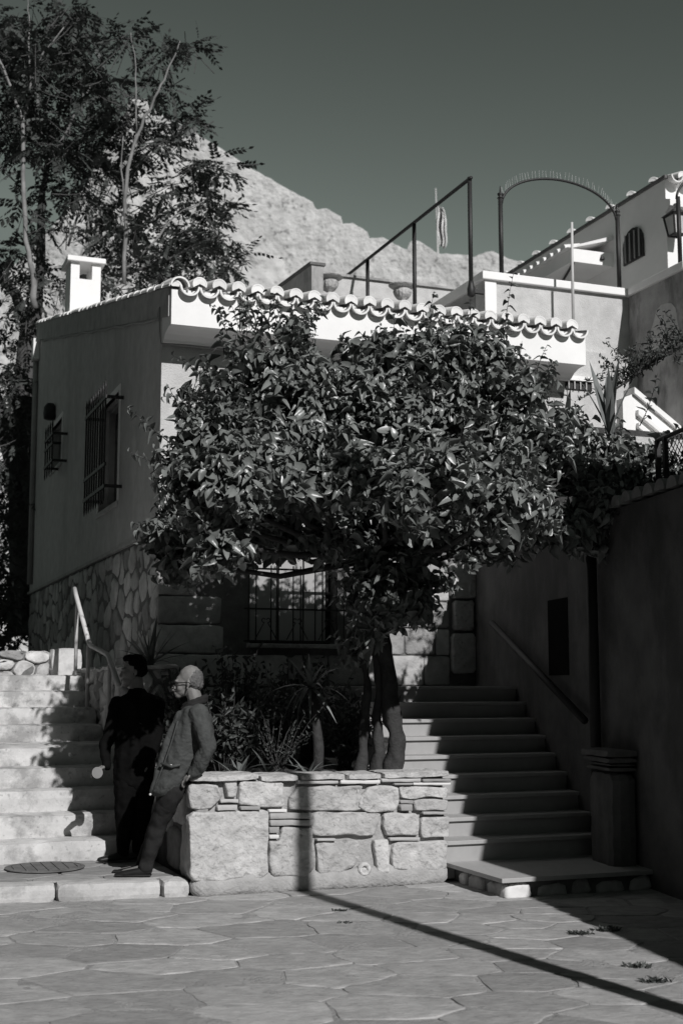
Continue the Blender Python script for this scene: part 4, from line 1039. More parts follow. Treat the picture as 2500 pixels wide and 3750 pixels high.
blobs = [  # px, py, depth, rx, ry, rz, shoots
    (1270, 1640, 12.0, 1.40, 1.10, .80, 420), (1000, 1500, 11.7, .85, .7, .55, 160), (1550, 1550, 11.8, .85, .7, .6, 160), (880, 1680, 11.5, .42, .6, .56, 110), (700, 1890, 11.3, .28, .45, .28, 44), (660, 2060, 11.2, .2, .3, .2, 20), (790, 2010, 9.95, .24, .26, .2, 24),
    (700, 1560, 11.3, .14, .3, .24, 14), (1010, 1350, 11.7, .34, .45, .28, 44), (890, 1240, 11.8, .16, .2, .12, 13), (1070, 1240, 11.8, .16, .2, .16, 13),
    (1450, 1330, 12.0, .70, .6, .30, 90), (1750, 1330, 12.1, .45, .5, .3, 60), (1840, 1600, 12.0, .75, .75, .62, 150),
    (2110, 1690, 12.1, .45, .5, .34, 60), (2320, 1690, 12.2, .32, .35, .24, 34), (2180, 1860, 11.6, .28, .3, .24, 28), (1600, 1850, 10.05, .5, .4, .28, 60), (1850, 1850, 10.2, .4, .4, .28, 44), (1400, 2180, 11.3, .35, .4, .35, 46), (1340, 2300, 11.4, .16, .25, .22, 18), (2000, 1830, 11.8, .45, .5, .3, 50), (2130, 1960, 11.6, .22, .3, .20, 15),
    (1130, 1830, 11.4, .60, .5, .32, 80), (800, 1790, 9.95, .42, .40, .34, 80), (900, 1700, 10.2, .4, .45, .3, 50), (1080, 1760, 10.3, .55, .5, .3, 70), (1400, 1760, 10.4, .6, .5, .32, 80), (1750, 1720, 10.6, .5, .5, .32, 60), (740, 1840, 10.4, .2, .3, .25, 22), (1620, 1300, 11.9, .45, .5, .2, 50), (1850, 1420, 12.0, .35, .4, .2, 34), (1010, 1960, 11.4, .3, .4, .2, 22), (1180, 1980, 11.3, .3, .35, .22, 24), (1340, 2130, 11.5, .17, .25, .40, 30),
    (1560, 1900, 11.8, .62, .6, .42, 80), (1960, 1680, 11.6, .45, .5, .4, 60), (1160, 1380, 11.8, .4, .4, .2, 40), (610, 1960, 11.2, .2, .3, .18, 16), (2420, 1740, 12.2, .2, .25, .18, 16), (2230, 1760, 11.9, .4, .4, .28, 42), (2030, 1940, 11.6, .36, .4, .2, 30), (1300, 2380, 11.5, .2, .25, .16, 16), (1500, 2220, 11.6, .3, .35, .22, 26), (660, 1700, 11.3, .16, .3, .2, 14), (1480, 2110, 11.7, .45, .5, .28, 40), (1760, 2000, 11.8, .38, .45, .22, 28), (900, 1960, 11.5, .3, .4, .3, 24), (830, 1800, 11.5, .45, .5, .3, 44)]
rc = np.random.default_rng(5)
leaves = []; twigs = MB(IDENT)
limb_ends = []
def add_leaf(p, d, up, L, wr=None):
    d = d / np.linalg.norm(d); leaves.append((p, basis(d, up), L, L * (wr or rc.uniform(.46, .62)), int(rc.integers(0, 6))))
def shoot(tip_dir, base_p, L, nl, lmin=.06, lmax=.165, r0=.004):
    d = tip_dir / np.linalg.norm(tip_dir); k = 5; pts = []
    bend = rc.normal(0, .12, 3)
    for i in range(k + 1):
        t = i / k; pts.append(base_p + d * L * t + bend * L * t * t)
    twigs.tube([tuple(p) for p in pts], [r0 * (1.15 - .8 * i / k) for i in range(k + 1)], 4, False)
    ph = rc.uniform(0, 6.28)
    e1 = np.cross(d, [0.2, .3, 1.0]); e1 /= np.linalg.norm(e1); e2 = np.cross(d, e1)
    for j in range(nl):
        t = .12 + .88 * (j + .5) / nl; p = base_p + d * L * t + bend * L * t * t
        ph += 2.4; rad = e1 * math.cos(ph) + e2 * math.sin(ph)
        ld = d * rc.uniform(.15, .6) + rad * 1.0 + np.array([0, 0, rc.uniform(-.55, .1)])
        up = d * .9 + np.array([0, 0, .7]) - rad * .1 + rc.normal(0, .25, 3)
        sc_ = (1.05 - .45 * t * t)
        add_leaf(p, ld, up, rc.uniform(lmin, lmax) * sc_)
for (px, py, Y, rx, ry, rz, ns) in blobs:
    c = P3(px, py, Y)
    for _ in range(int(ns * 1.75)):
        v = rc.normal(0, 1, 3); v /= np.linalg.norm(v)
        if v[1] > .3 and rc.random() < .35: v[1] *= -1
        f = rc.uniform(.30, 1.0) ** .6 * (1.0 if rc.random() < .8 else rc.uniform(1.0, 1.35))
        tip = c + v * np.array([rx, ry, rz]) * f
        if noise.noise(Vector(tip * 1.9)) < -.30: continue
        d = v * np.array([1, 1, .7]) * .9 + np.array([0, 0, .45 if v[2] > -.3 else -.25]) + rc.normal(0, .35, 3)
        d /= np.linalg.norm(d); L = rc.uniform(.20, .38)
        shoot(d, tip - d * L * .8, L, int(rc.integers(7, 12)))
# long single shoots that break the outline
for (x0, y0, x1, y1, Y, nl) in ((1850, 1370, 1812, 1060, 12.0, 26), (620, 1620, 450, 1480, 11.3, 15), (620, 1700, 445, 1680, 11.2, 11), (620, 1960, 485, 1895, 11.2, 12), (1000, 1300, 905, 1150, 11.7, 13),
                                (1090, 1300, 1080, 1180, 11.8, 10), (1690, 1330, 1700, 1190, 12, 12), (1420, 1290, 1430, 1200, 12, 9), (780, 1400, 640, 1280, 11.6, 12), (2340, 1560, 2430, 1400, 12.2, 13), (1560, 1290, 1555, 1215, 12, 8),
                                (2020, 1420, 2025, 1340, 12.1, 6), (2180, 1950, 2225, 2040, 11.6, 9), (1320, 2200, 1350, 2330, 11.5, 9), (820, 1290, 815, 1190, 11.7, 8)):
    b_, t_ = P3(x0, y0, Y), P3(x1, y1, Y); shoot(t_ - b_, b_, float(np.linalg.norm(t_ - b_)), nl, .075, .12, .006)
for _ in range(150):      # upright new growth all over the top and sides of the crown
    (px, py, Y, rx, ry, rz, ns) = blobs[int(rc.integers(0, 20))]; c = P3(px, py, Y); v = rc.normal(0, 1, 3); v[2] = abs(v[2]) * .9 + .1; v /= np.linalg.norm(v)
    b_ = c + v * np.array([rx, ry, rz]) * .9; d = np.array([v[0] * .5, v[1] * .3, 1.0]) + rc.normal(0, .2, 3); shoot(d, b_, rc.uniform(.2, .42), int(rc.integers(7, 13)), .05, .11, .005)
twigs.build('twigs', M['bark'], ct, smooth=True, kind='stuff')
hub = npv(at(1370, 2050, 11.9))
lm = MB(IDENT)
for (px, py, Y, rx, ry, rz, ns) in blobs:
    c = P3(px, py, Y); st = hub + (c - hub) * .05 + np.array([0, 0, 0.02 * ns % .1]); mid = (st + c) / 2 + np.array([0, 0, -.12]) + rc.normal(0, .06, 3)
    lm.tube([tuple(st), tuple((st * .6 + mid * .4)), tuple(mid), tuple((mid + c) / 2 + rc.normal(0, .04, 3)), tuple(c)], [.038, .034, .026, .02, .01], 7)
lm.build('limbs', M['bark'], ct, smooth=True, kind='stuff')
order = sorted(range(len(leaves)), key=lambda i: leaves[i][0][1] - 1.6 * leaves[i][2])
near = set(order[:300])
leaf_mesh_object('crown', [leaves[i] for i in range(len(leaves)) if i not in near], CT, M['leaf'], ct)
leaf_objects('leaf', [leaves[i] for i in sorted(near)], CT, M['leaf'], ct)
print('citrus leaves', len(leaves))

# ------------------------------------------------------------------ tall tree behind the house
def pinnate(npair, curl, seed):
    r = random.Random(seed); vs = []; fs = []
    for i in range(npair * 2 + 1):
        last = i == npair * 2; t = 1.0 if last else .22 + .72 * (i // 2) / npair; sg = 0 if last else (1 if i % 2 else -1)
        ang = sg * r.uniform(.75, 1.1); L = .25 * r.uniform(.85, 1.15); w = .062 * r.uniform(.9, 1.3)
        p = np.array([t, 0, -curl * t * t]); d = np.array([math.cos(ang), math.sin(ang), -.35 - .5 * abs(sg) * r.random()]); d /= np.linalg.norm(d)
        s = np.cross(d, [0, 0, 1.0]); s /= np.linalg.norm(s)
        m = p + d * L * .45; k = len(vs); vs += [p, m + s * w, p + d * L, m - s * w]; fs.append((k, k + 1, k + 2, k + 3))
    k = len(vs)
    for t in (0, .5, 1.0):
        vs += [np.array([t, .006, -curl * t * t]), np.array([t, -.006, -curl * t * t])]
    fs += [(k, k + 1, k + 3, k + 2), (k + 2, k + 3, k + 5, k + 4)]
    return np.array(vs, float), fs
PT = [pinnate(n, c, s) for n, c, s in ((5, .2, 1), (6, .4, 2), (5, .55, 3), (4, .3, 4))]
bt = thing('tall_tree', at(70, 2300, 26), 'tall slender tree with pale stems and feathery leaves behind the house', 'tree')
stems = [([(90, 2330), (88, 2000), (85, 1700), (95, 1400), (110, 1200), (135, 1120)], 26, [.34, .30, .27, .26, .22, .16], 'barkdark'),
         ([(110, 1220), (60, 1080), (0, 1010), (-60, 960)], 26, [.14, .11, .09, .07], 'barkdark'),
         ([(130, 1130), (120, 1000), (98, 880), (86, 640), (84, 430)], 25.5, [.13, .10, .085, .08, .065], 'barkpale'),
         ([(84, 435), (62, 380), (40, 310), (0, 220), (-40, 120)], 25.4, [.06, .055, .05, .045, .03], 'barkpale'),
         ([(84, 435), (100, 380), (118, 290), (165, 190), (235, 100)], 25.6, [.06, .05, .045, .035, .02], 'barkpale'),
         ([(112, 300), (110, 200), (105, 60), (100, -20)], 25.6, [.035, .03, .02, .012], 'barkpale'),
         ([(135, 1120), (150, 900), (160, 700), (180, 560), (185, 480), (160, 390)], 26.5, [.12, .10, .07, .06, .05, .03], 'barkdark'),
         ([(185, 590), (240, 500), (290, 400), (370, 260)], 26.5, [.055, .05, .04, .02], 'barkpale'),
         ([(250, 900), (330, 680), (330, 560), (300, 420), (310, 290)], 26.5, [.05, .05, .04, .03, .02], 'barkpale'),
         ([(455, 1040), (462, 740), (480, 560), (515, 460), (570, 360), (600, 290), (660, 150)], 25, [.075, .07, .062, .055, .045, .035, .015], 'barkpale'),
         ([(500, 480), (500, 330), (495, 200), (480, 120)], 25, [.03, .026, .02, .012], 'barkpale'),
         ([(465, 760), (440, 620), (452, 500)], 25, [.03, .025, .015], 'barkpale'),
         ([(440, 1000), (560, 900), (640, 790), (740, 740)], 25.2, [.05, .04, .03, .015], 'barkpale'),
         ([(430, 1010), (600, 960), (760, 880), (840, 860)], 25.0, [.04, .03, .022, .012], 'barkdark'),
         ([(330, 1030), (325, 850), (320, 690)], 26.2, [.045, .04, .03], 'barkpale'),
         ([(60, 1800), (0, 1480), (-60, 1380)], 25.5, [.14, .13, .10], 'barkdark')]
for pts_, Y, rr, m in stems:
    P_ = [at(x, y, Y - (1.0 if m == 'barkpale' else 0)) for x, y in pts_]
    Q = []; RR = []
    for i in range(len(P_) - 1):
        for t in (0, .33, .66): Q.append(P_[i].lerp(P_[i + 1], t) + Vector((rt.uniform(-.02, .02), rt.uniform(-.06, .06), 0))); RR.append(rr[i] + (rr[i + 1] - rr[i]) * t)
    Q.append(P_[-1]); RR.append(rr[-1])
    if m == 'barkpale': RR = [r * .55 for r in RR]
    MB(IDENT).tube([tuple(q) for q in Q], RR, 8).build('trunk' if rr[0] > .3 else 'stem', M[m], bt, smooth=True)
tb_blobs = [(80, 120, 150, 110, 55), (60, 260, 130, 110, 45), (280, 110, 110, 80, 34), (250, 230, 140, 80, 38), (350, 330, 110, 90, 38), (130, 420, 160, 90, 45), (240, 490, 140, 80, 36), (60, 560, 90, 90, 24),
            (478, 128, 48, 36, 10), (550, 223, 50, 30, 8), (606, 151, 30, 25, 5), (705, 190, 45, 32, 8), (574, 319, 50, 36, 9), (470, 410, 80, 60, 20), (680, 440, 90, 50, 20), (360, 560, 120, 80, 36),
            (560, 540, 100, 60, 26), (780, 600, 90, 50, 20), (340, 700, 130, 70, 30), (670, 690, 110, 60, 24), (800, 750, 70, 50, 14), (500, 800, 120, 60, 26), (720, 860, 110, 60, 26), (845, 900, 70, 60, 15),
            (560, 940, 130, 70, 30), (760, 985, 110, 50, 24), (380, 880, 100, 70, 20), (60, 920, 100, 90, 18), (90, 1040, 110, 70, 20), (230, 1000, 110, 60, 16), (420, 1020, 90, 40, 14), (200, 760, 140, 90, 24),
            (640, 1030, 120, 35, 20), (40, 1180, 80, 70, 14), (30, 1350, 70, 90, 28), (20, 1600, 70, 120, 44), (40, 1850, 80, 120, 50), (30, 2080, 90, 120, 56), (110, 1500, 40, 120, 20), (100, 1750, 40, 120, 20), (60, 2250, 90, 90, 40)]
bl = []; tw = MB(IDENT); rb = np.random.default_rng(8)
for (px, py, rx, ry, n) in tb_blobs:
    cl = []
    for _ in range(int(n * .62)):
        an, f = rb.uniform(0, 6.28), math.sqrt(rb.random())
        cl.append((px + rx * f * math.cos(an), py + ry * f * math.sin(an), rb.uniform(24, 27.5)))
    for _ in range(int(n * 2.7)):
        an = rb.uniform(0, 6.28); cx_, cy_, Y = cl[int(rb.integers(0, len(cl)))]
        x, y = cx_ + 16 * math.cos(an), cy_ + 14 * math.sin(an); Y += rb.normal(0, .12)
        p = P3(x, y, Y); out = np.array([math.cos(an) * .8, rb.normal(0, .6), -math.sin(an) * .4 + rb.uniform(-.5, .35)])
        L = rb.uniform(.36, .62)
        bl.append((p, basis(out, np.array([rb.normal(0, .3), rb.normal(0, .3), 1.0])), L, L, int(rb.integers(0, 4))))
        if rb.random() < .35:
            q = p - out / np.linalg.norm(out) * rb.uniform(.3, .8) + np.array([0, 0, -.35]); tw.tube([tuple(q), tuple((p + q) / 2 + np.array([0, 0, -.03])), tuple(p)], [.012, .009, .005], 4, False)
tw.build('twigs', M['barkdark'], bt, kind='stuff')
bl.sort(key=lambda l: l[0][1])
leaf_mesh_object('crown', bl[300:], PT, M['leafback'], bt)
leaf_objects('leaf', bl[:300], PT, M['leafback'], bt)

# dark hedge behind the low rubble wall
hd = []
for _ in range(900):
    p = npv(W(rb.uniform(-3.8, .2), rb.uniform(12.5, 15.5), rb.uniform(1.0, 3.4)))
    d = rb.normal(0, 1, 3); hd.append((p, basis(d, np.array([0, 0, 1.0]) + rb.normal(0, .4, 3)), .2, .11, int(rb.integers(0, 6))))
hg = thing('hedge', W(-1.8, 14, 0), 'dark hedge below the tall slender tree at the left of the house', 'hedge')
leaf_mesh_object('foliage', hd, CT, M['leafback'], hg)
MB().tube([(-1.8, 14, 0), (-1.7, 14.05, 1.2), (-1.8, 14, 2.4)], [.06, .05, .03], 7).build('stem', M['barkdark'], hg)

# ------------------------------------------------------------------ blade leaved plants in the planter
def blade(L, w, droop, seg=5, fold=.25):
    vs = []; fs = []
    for i in range(seg + 1):
        t = i / seg; ww = w * (0.55 + .45 * math.sin(math.pi * min(1, t * .9 + .12))) * (1 - t ** 3) * .5 + .001
        z = -droop * t * t * L; x = L * t * (1 - .25 * droop * t)
        vs += [(x, -ww, z + fold * ww), (x, 0, z), (x, ww, z + fold * ww)]
    for i in range(seg):
        q = i * 3; fs += [(q, q + 1, q + 4, q + 3), (q + 1, q + 2, q + 5, q + 4)]
    return vs, fs
def rosette(name, p, n, L, w, label, cat, m='blade', up=(.15, 1.1), droop=(.2, 1.0), stem=None, seed=0, group=None, flat=1.0):
    r = random.Random(seed); t = thing(name, p, label, cat, group)
    top = Vector(p)
    if stem:
        top = Vector(stem[-1]); MB(IDENT).tube([tuple(q) for q in stem], [.055, .05, .04, .04][:len(stem)], 9).build('stem', M['bark'], t, smooth=True)
    ms = []
    for k in range(5):
        vs, fs = blade(1.0, w / L, droop[0] + (droop[1] - droop[0]) * k / 4); me = bpy.data.meshes.new('blade'); me.from_pydata(vs, [], fs); me.materials.append(M[m])
        me.polygons.foreach_set('use_smooth', [True] * len(fs)); ms.append(me)
    for k in range(n):
        f = k / max(1, n - 1); el = up[1] - (up[1] - up[0]) * f + r.uniform(-.15, .15); az = k * 2.4 + r.uniform(-.4, .4); l = L * r.uniform(.7, 1.1)
        o = bpy.data.objects.new('blade', ms[min(4, int(f * 5))]); COL.objects.link(o); o.parent = t
        rot = Matrix.Rotation(az, 4, 'Z') @ Matrix.Rotation(-el, 4, 'Y') @ Matrix.Rotation(r.uniform(-.4, .4), 4, 'X')
        o.matrix_basis = Matrix.Translation(top - Vector(p) + Vector((r.uniform(-.02, .02), r.uniform(-.02, .02), r.uniform(-.03, .03)))) @ rot @ Matrix.Diagonal((l, l, l, 1)); WLOC[o.name] = top
    return t
rosette('yucca', W(0.52, .50, .87), 22, .36, .055, 'broad bladed yucca rosette behind the planter coping next to the men', 'yucca', group='yuccas in and around the planter', seed=1)
rosette('yucca', W(0.82, .62, .87), 12, .34, .05, 'ragged yucca with torn blades beside the broad rosette', 'yucca', group='yuccas in and around the planter', seed=12)
rosette('yucca', W(1.17, .60, .87), 18, .27, .026, 'small narrow leaved yucca in front of the thin planter stem', 'yucca', group='yuccas in and around the planter', seed=2)
rosette('yucca', W(1.42, 1.0, .87), 26, .42, .04, 'tall yucca crown carried on a thin bare stem', 'yucca', group='yuccas in and around the planter', seed=3, up=(-.3, 1.2), stem=[W(1.36, .9, .82), W(1.38, .92, 1.1), W(1.36, .95, 1.4), W(1.34, 1.0, 1.62)])
rosette('yucca', W(-0.02 + .3, 2.9, 1.85), 26, .50, .045, 'spiky yucca on the retaining wall behind the two men', 'yucca', group='yuccas in and around the planter', seed=4, up=(.2, 1.45), droop=(.0, .35))
rosette('yucca', W(.9, 1.6, .9), 30, .6, .045, 'large shaded yucca at the back of the planter', 'yucca', group='yuccas in and around the planter', seed=5, up=(.0, 1.3), stem=[W(.9, 1.6, .85), W(.92, 1.62, 1.15)])
rosette('yucca', W(1.6, 1.9, .9), 26, .6, .045, 'shaded yucca in front of the scrolled window grille', 'yucca', group='yuccas in and around the planter', seed=6, up=(.0, 1.3), stem=[W(1.6, 1.9, .85), W(1.62, 1.92, 1.35)])
def small_shrub(p, h, n, label, seed, leafL=.035, m='leafback', spread=.25):
    r = np.random.default_rng(seed); t = thing('small_shrub', p, label, 'shrub', 'shrubs growing in the planter'); lv = []; mb = MB(IDENT)
    for k in range(n):
        e = npv(p) + np.array([r.normal(0, spread), r.normal(0, spread), h * r.uniform(.5, 1.0)]); s = npv(p) + np.array([r.normal(0, .04), r.normal(0, .04), 0])
        pts_ = [s + (e - s) * t_ + np.array([0, 0, .1 * h * math.sin(t_ * 3.1)]) for t_ in (0, .33, .66, 1)]
        mb.tube([tuple(q) for q in pts_], [.006, .005, .004, .002], 4, False)
        for j in range(14):
            q = s + (e - s) * (.3 + .7 * j / 13); d = r.normal(0, 1, 3) + np.array([0, 0, .5]); lv.append((q, basis(d, r.normal(0, 1, 3)), leafL * r.uniform(.7, 1.3), leafL * .45, int(r.integers(0, 6))))
    mb.build('stems', M['bark'], t, kind='stuff'); leaf_mesh_object('foliage', lv, CT, M[m], t); return t
small_shrub(W(1.0, .95, .87), .7, 22, 'thin stemmed shrub with tiny leaves between the planter yuccas', 31)
small_shrub(W(.75, 2.2, .9), .9, 30, 'dark bushy shrub at the foot of the ashlar house wall', 32, .06)
small_shrub(W(1.5, 2.6, .9), 1.0, 34, 'dark bushy shrub below the window sill', 33, .06)
for k_, (a_, b_, h_) in enumerate(((.55, 1.1, .75), (1.25, 1.5, .9), (1.75, 1.25, .8), (1.1, 2.6, 1.2), (.5, 2.3, 1.0), (1.75, 2.2, 1.1))):
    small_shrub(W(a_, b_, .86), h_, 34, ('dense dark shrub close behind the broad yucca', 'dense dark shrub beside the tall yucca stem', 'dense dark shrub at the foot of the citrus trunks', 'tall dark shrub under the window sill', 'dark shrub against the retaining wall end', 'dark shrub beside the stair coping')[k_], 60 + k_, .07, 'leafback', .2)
small_shrub(W(.3, 1.5, .9), .5, 24, 'low dark shrub along the stair end of the planter', 34, .05)

# agave and spray of thin branches at the right
ag = rosette('agave', at(2235, 1590, 11.75), 7, .80, .12, 'grey green agave with tall upright leaves behind the citrus crown', 'agave', m='agave', up=(1.1, 1.5), droop=(0, .12), seed=9)
rosette('agave', at(2070, 1560, 13.7), 5, .5, .08, 'small dark agave at the foot of the barred opening', 'agave', m='leafback', up=(.9, 1.5), droop=(0, .5), seed=10)
agp = thing('raised_bed', W(5.6, 2.3, 3.3), 'raised soil bed carrying the agaves behind the dark garden wall', 'planting bed')
MB().box(4.75, 6.8, 2.0, 2.9, 2.6, 4.42).build('wall', M['plaster'], agp); MB().box(4.8, 6.75, 2.05, 2.85, 4.421, 4.5).build('soil', M['soil'], agp)
sh = thing('overhanging_shrub', at(2600, 1290, 12.5), 'thin branched shrub with fine leaves reaching in front of the parapet', 'shrub')
mb = MB(IDENT); lv = []; rs = np.random.default_rng(44)
brs = [([(2640, 1190), (2500, 1265), (2380, 1330), (2290, 1400), (2200, 1460)], .02)]
for k in range(34):
    t = rs.uniform(0, 1); x0 = 2600 - 330 * t; y0 = 1215 + 190 * t; an = rs.uniform(2.2, 5.2); l = rs.uniform(70, 210)
    brs.append(([(x0, y0), (x0 + .5 * l * math.cos(an), y0 + .45 * l * math.sin(an) - 8), (x0 + l * math.cos(an), y0 + l * math.sin(an) * .8)], .005))
for pts_, r0 in brs:
    Yb = 12.5 + rs.normal(0, .25); Q = [P3(x, y, Yb + (0 if i == 0 else rs.normal(0, .08))) for i, (x, y) in enumerate(pts_)]
    mb.tube([tuple(q) for q in Q], [r0 * (1 - .6 * i / (len(Q) - 1)) for i in range(len(Q))], 5, False)
    for j in range(34):
        t = rs.uniform(.1, 1) * (len(Q) - 1); i = min(int(t), len(Q) - 2); p = Q[i] + (Q[i + 1] - Q[i]) * (t - i) + rs.normal(0, .015, 3)
        d = rs.normal(0, 1, 3); lv.append((p, basis(d, rs.normal(0, 1, 3)), rs.uniform(.03, .055), .014, int(rs.integers(0, 6))))
mb.build('branches', M['bark'], sh, kind='stuff'); leaf_mesh_object('foliage', lv, CT, M['leafback'], sh)
cr = thing('creeper', R(-1.0, .9, 3.24), 'dark creeper growing behind the tile coping under the mesh fence', 'creeper')
lv = []
for _ in range(900):
    p = npv(R(rs.uniform(-2.6, .8), rs.uniform(.55, 1.0), rs.uniform(3.2, 3.72))); lv.append((p, basis(rs.normal(0, 1, 3), rs.normal(0, 1, 3) + np.array([0, 0, 1.])), rs.uniform(.05, .1), .045, int(rs.integers(0, 6))))
leaf_mesh_object('foliage', lv, CT, M['leafback'], cr)
MB(R).tube([(-2.5, .8, 3.3), (-1, .85, 3.36), (.7, .8, 3.3)], .02, 6).build('vine', M['bark'], cr)

# ================================================================== PEOPLE
def grow(name, chains, m, parent, voxel=.010, smooth=4, wrinkle=0.0, wfreq=18.0, wst=(1, 1, 1)):
    """one continuous skin grown round chains of tapering joints"""
    bm = bmesh.new()
    def ball(p, r):
        r = (r, r, r) if not hasattr(r, '__len__') else r
        bmesh.ops.create_icosphere(bm, subdivisions=2, radius=1.0, matrix=Matrix.Translation(p) @ Matrix.Diagonal((r[0], r[1], r[2], 1)))
    for ch in chains:
        if len(ch) == 1: ball(Vector(ch[0][0]), ch[0][1]); continue
        for (p, r), (q, s) in zip(ch[:-1], ch[1:]):
            p, q = Vector(p), Vector(q); r3 = Vector(r if hasattr(r, '__len__') else (r,) * 3); s3 = Vector(s if hasattr(s, '__len__') else (s,) * 3)
            k = max(2, int((q - p).length / (min(min(r3), min(s3)) * .28)) + 1)
            for i in range(k + 1): t = i / k; ball(p.lerp(q, t), tuple(r3.lerp(s3, t)))
    me = bpy.data.meshes.new(name); bm.to_mesh(me); bm.free()
    tmp = bpy.data.objects.new('tmp', me); COL.objects.link(tmp)
    rm = tmp.modifiers.new('r', 'REMESH'); rm.mode = 'VOXEL'; rm.voxel_size = voxel
    sm = tmp.modifiers.new('s', 'SMOOTH'); sm.iterations = smooth; sm.factor = .5
    dg = bpy.context.evaluated_depsgraph_get(); dg.update()
    out = bpy.data.meshes.new_from_object(tmp.evaluated_get(dg)); bpy.data.objects.remove(tmp); bpy.data.meshes.remove(me)
    n = len(out.vertices); co = np.empty(n * 3); no = np.empty(n * 3); out.vertices.foreach_get('co', co); out.vertices.foreach_get('normal', no); co = co.reshape(-1, 3); no = no.reshape(-1, 3)
    if wrinkle:
        f = np.array([noise.noise(Vector((c[0] * wfreq * wst[0], c[1] * wfreq * wst[1], c[2] * wfreq * wst[2]))) - .5 * abs(noise.noise(Vector((c[0] * wfreq * 2.1, c[1] * wfreq * 2.1, c[2] * wfreq * 2.6)))) for c in co])
        co = co + no * (f * wrinkle)[:, None]
    c = np.array([(co[:, 0].min() + co[:, 0].max()) / 2, (co[:, 1].min() + co[:, 1].max()) / 2, co[:, 2].min()])
    out.vertices.foreach_set('co', (co - c).ravel()); out.materials.clear(); out.materials.append(m)
    out.polygons.foreach_set('use_smooth', [True] * len(out.polygons)); out.name = name
    return link_mesh(name, out, parent, Vector(c))
def hand(w, d, n, s, size=1.0):
    """palm and five bent fingers; d along the hand, n towards the palm side, s towards the thumb"""
    w, d, n, s = Vector(w), Vector(d).normalized(), Vector(n).normalized(), Vector(s).normalized(); k = size
    ch = [[(w, .026 * k), (w + d * .045 * k, .024 * k), (w + d * .085 * k + s * .012 * k, .018 * k)], [(w + d * .03 * k - s * .012 * k, .022 * k), (w + d * .085 * k - s * .018 * k, .016 * k)]]
    for off, l in ((.028, .068), (.010, .076), (-.009, .070), (-.027, .055)):
        b = w + d * .09 * k + s * off * k; m1 = b + d * l * .45 * k + n * .012 * k; m2 = m1 + d * l * .22 * k + n * l * .28 * k; e = m2 + n * l * .25 * k - d * .004 * k
        ch.append([(b - d * .02 * k, .0098 * k), (m1, .0092 * k), (m2, .0085 * k), (e, .0075 * k)])
    t0 = w + d * .025 * k + s * .024 * k; t1 = t0 + d * .03 * k + s * .026 * k + n * .008 * k; t2 = t1 + d * .03 * k + n * .014 * k
    ch.append([(t0, .014 * k), (t1, .0115 * k), (t2, .0095 * k)]); return ch
A_ = lambda x, y, Y: tuple(at(x, y, Y))

# -- the man with glasses, leaning back against the end of the planter
pa = thing('person', at(520, 3205, 10.78), 'man with glasses in a canvas jacket leaning back against the planter end', 'person', None)
YA = 10.62
headA = [[(A_(698, 2480, YA), (.097, .078, .100))], [(A_(676, 2500, YA), (.075, .066, .085))], [(A_(668, 2527, YA), (.056, .052, .055))], [(A_(655, 2547, YA), (.030, .030, .024))],
         [(A_(643, 2503, YA), .012), (A_(636, 2518, YA), .014), (A_(634, 2525, YA), .017)], [(A_(647, 2494, YA - .032), (.018, .024, .013))], [(A_(647, 2494, YA + .032), (.018, .024, .013))],
         [(A_(645, 2539, YA), (.018, .026, .010))], [(A_(660, 2520, YA - .042), (.028, .02, .028))], [(A_(660, 2520, YA + .042), (.028, .02, .028))],
         [(A_(690, 2503, YA - .080), (.017, .010, .030))], [(A_(687, 2520, YA - .078), (.011, .009, .014))], [(A_(690, 2506, YA + .080), (.017, .010, .032))],
         [(A_(706, 2530, YA), (.060, .058, .05)), (A_(720, 2580, YA), (.066, .066, .05))]]
limbsA = [[(A_(716, 2606, YA), (.085, .185, .06)), (A_(694, 2680, YA), (.115, .165, .12)), (A_(660, 2800, YA), (.11, .15, .1)), (A_(634, 2880, YA), (.115, .155, .1))],
          [(A_(726, 2612, YA - .185), .062), (A_(757, 2735, YA - .215), .044), (A_(712, 2828, YA - .17), .030)], [(A_(722, 2612, YA + .185), .062), (A_(745, 2735, YA + .21), .044), (A_(690, 2840, YA + .2), .03)],
          [(A_(630, 2895, YA - .085), .088), (A_(578, 3025, 10.64), .058), (A_(570, 3060, 10.66), .055), (A_(536, 3168, 10.72), .036)],
          [(A_(630, 2895, YA + .085), .088), (A_(572, 3028, 10.86), .058), (A_(562, 3065, 10.88), .055), (A_(524, 3168, 10.95), .036)],
          [(A_(537, 3180, 10.72), .04), (A_(455, 3196, 10.75), .028)], [(A_(525, 3180, 10.95), .04), (A_(450, 3190, 10.98), .028)]]
hA = hand(A_(712, 2828, YA - .17), Vector((-.75, .1, -.55)), Vector((.45, .3, -.8)), Vector((0, -1, .1)))
hA2 = hand(A_(690, 2840, YA + .2), Vector((-.5, 0, -.8)), Vector((.5, 0, -.5)), Vector((0, 1, 0)))
grow('body', headA + limbsA + hA + hA2, M['skin'], pa, .0065, 3)
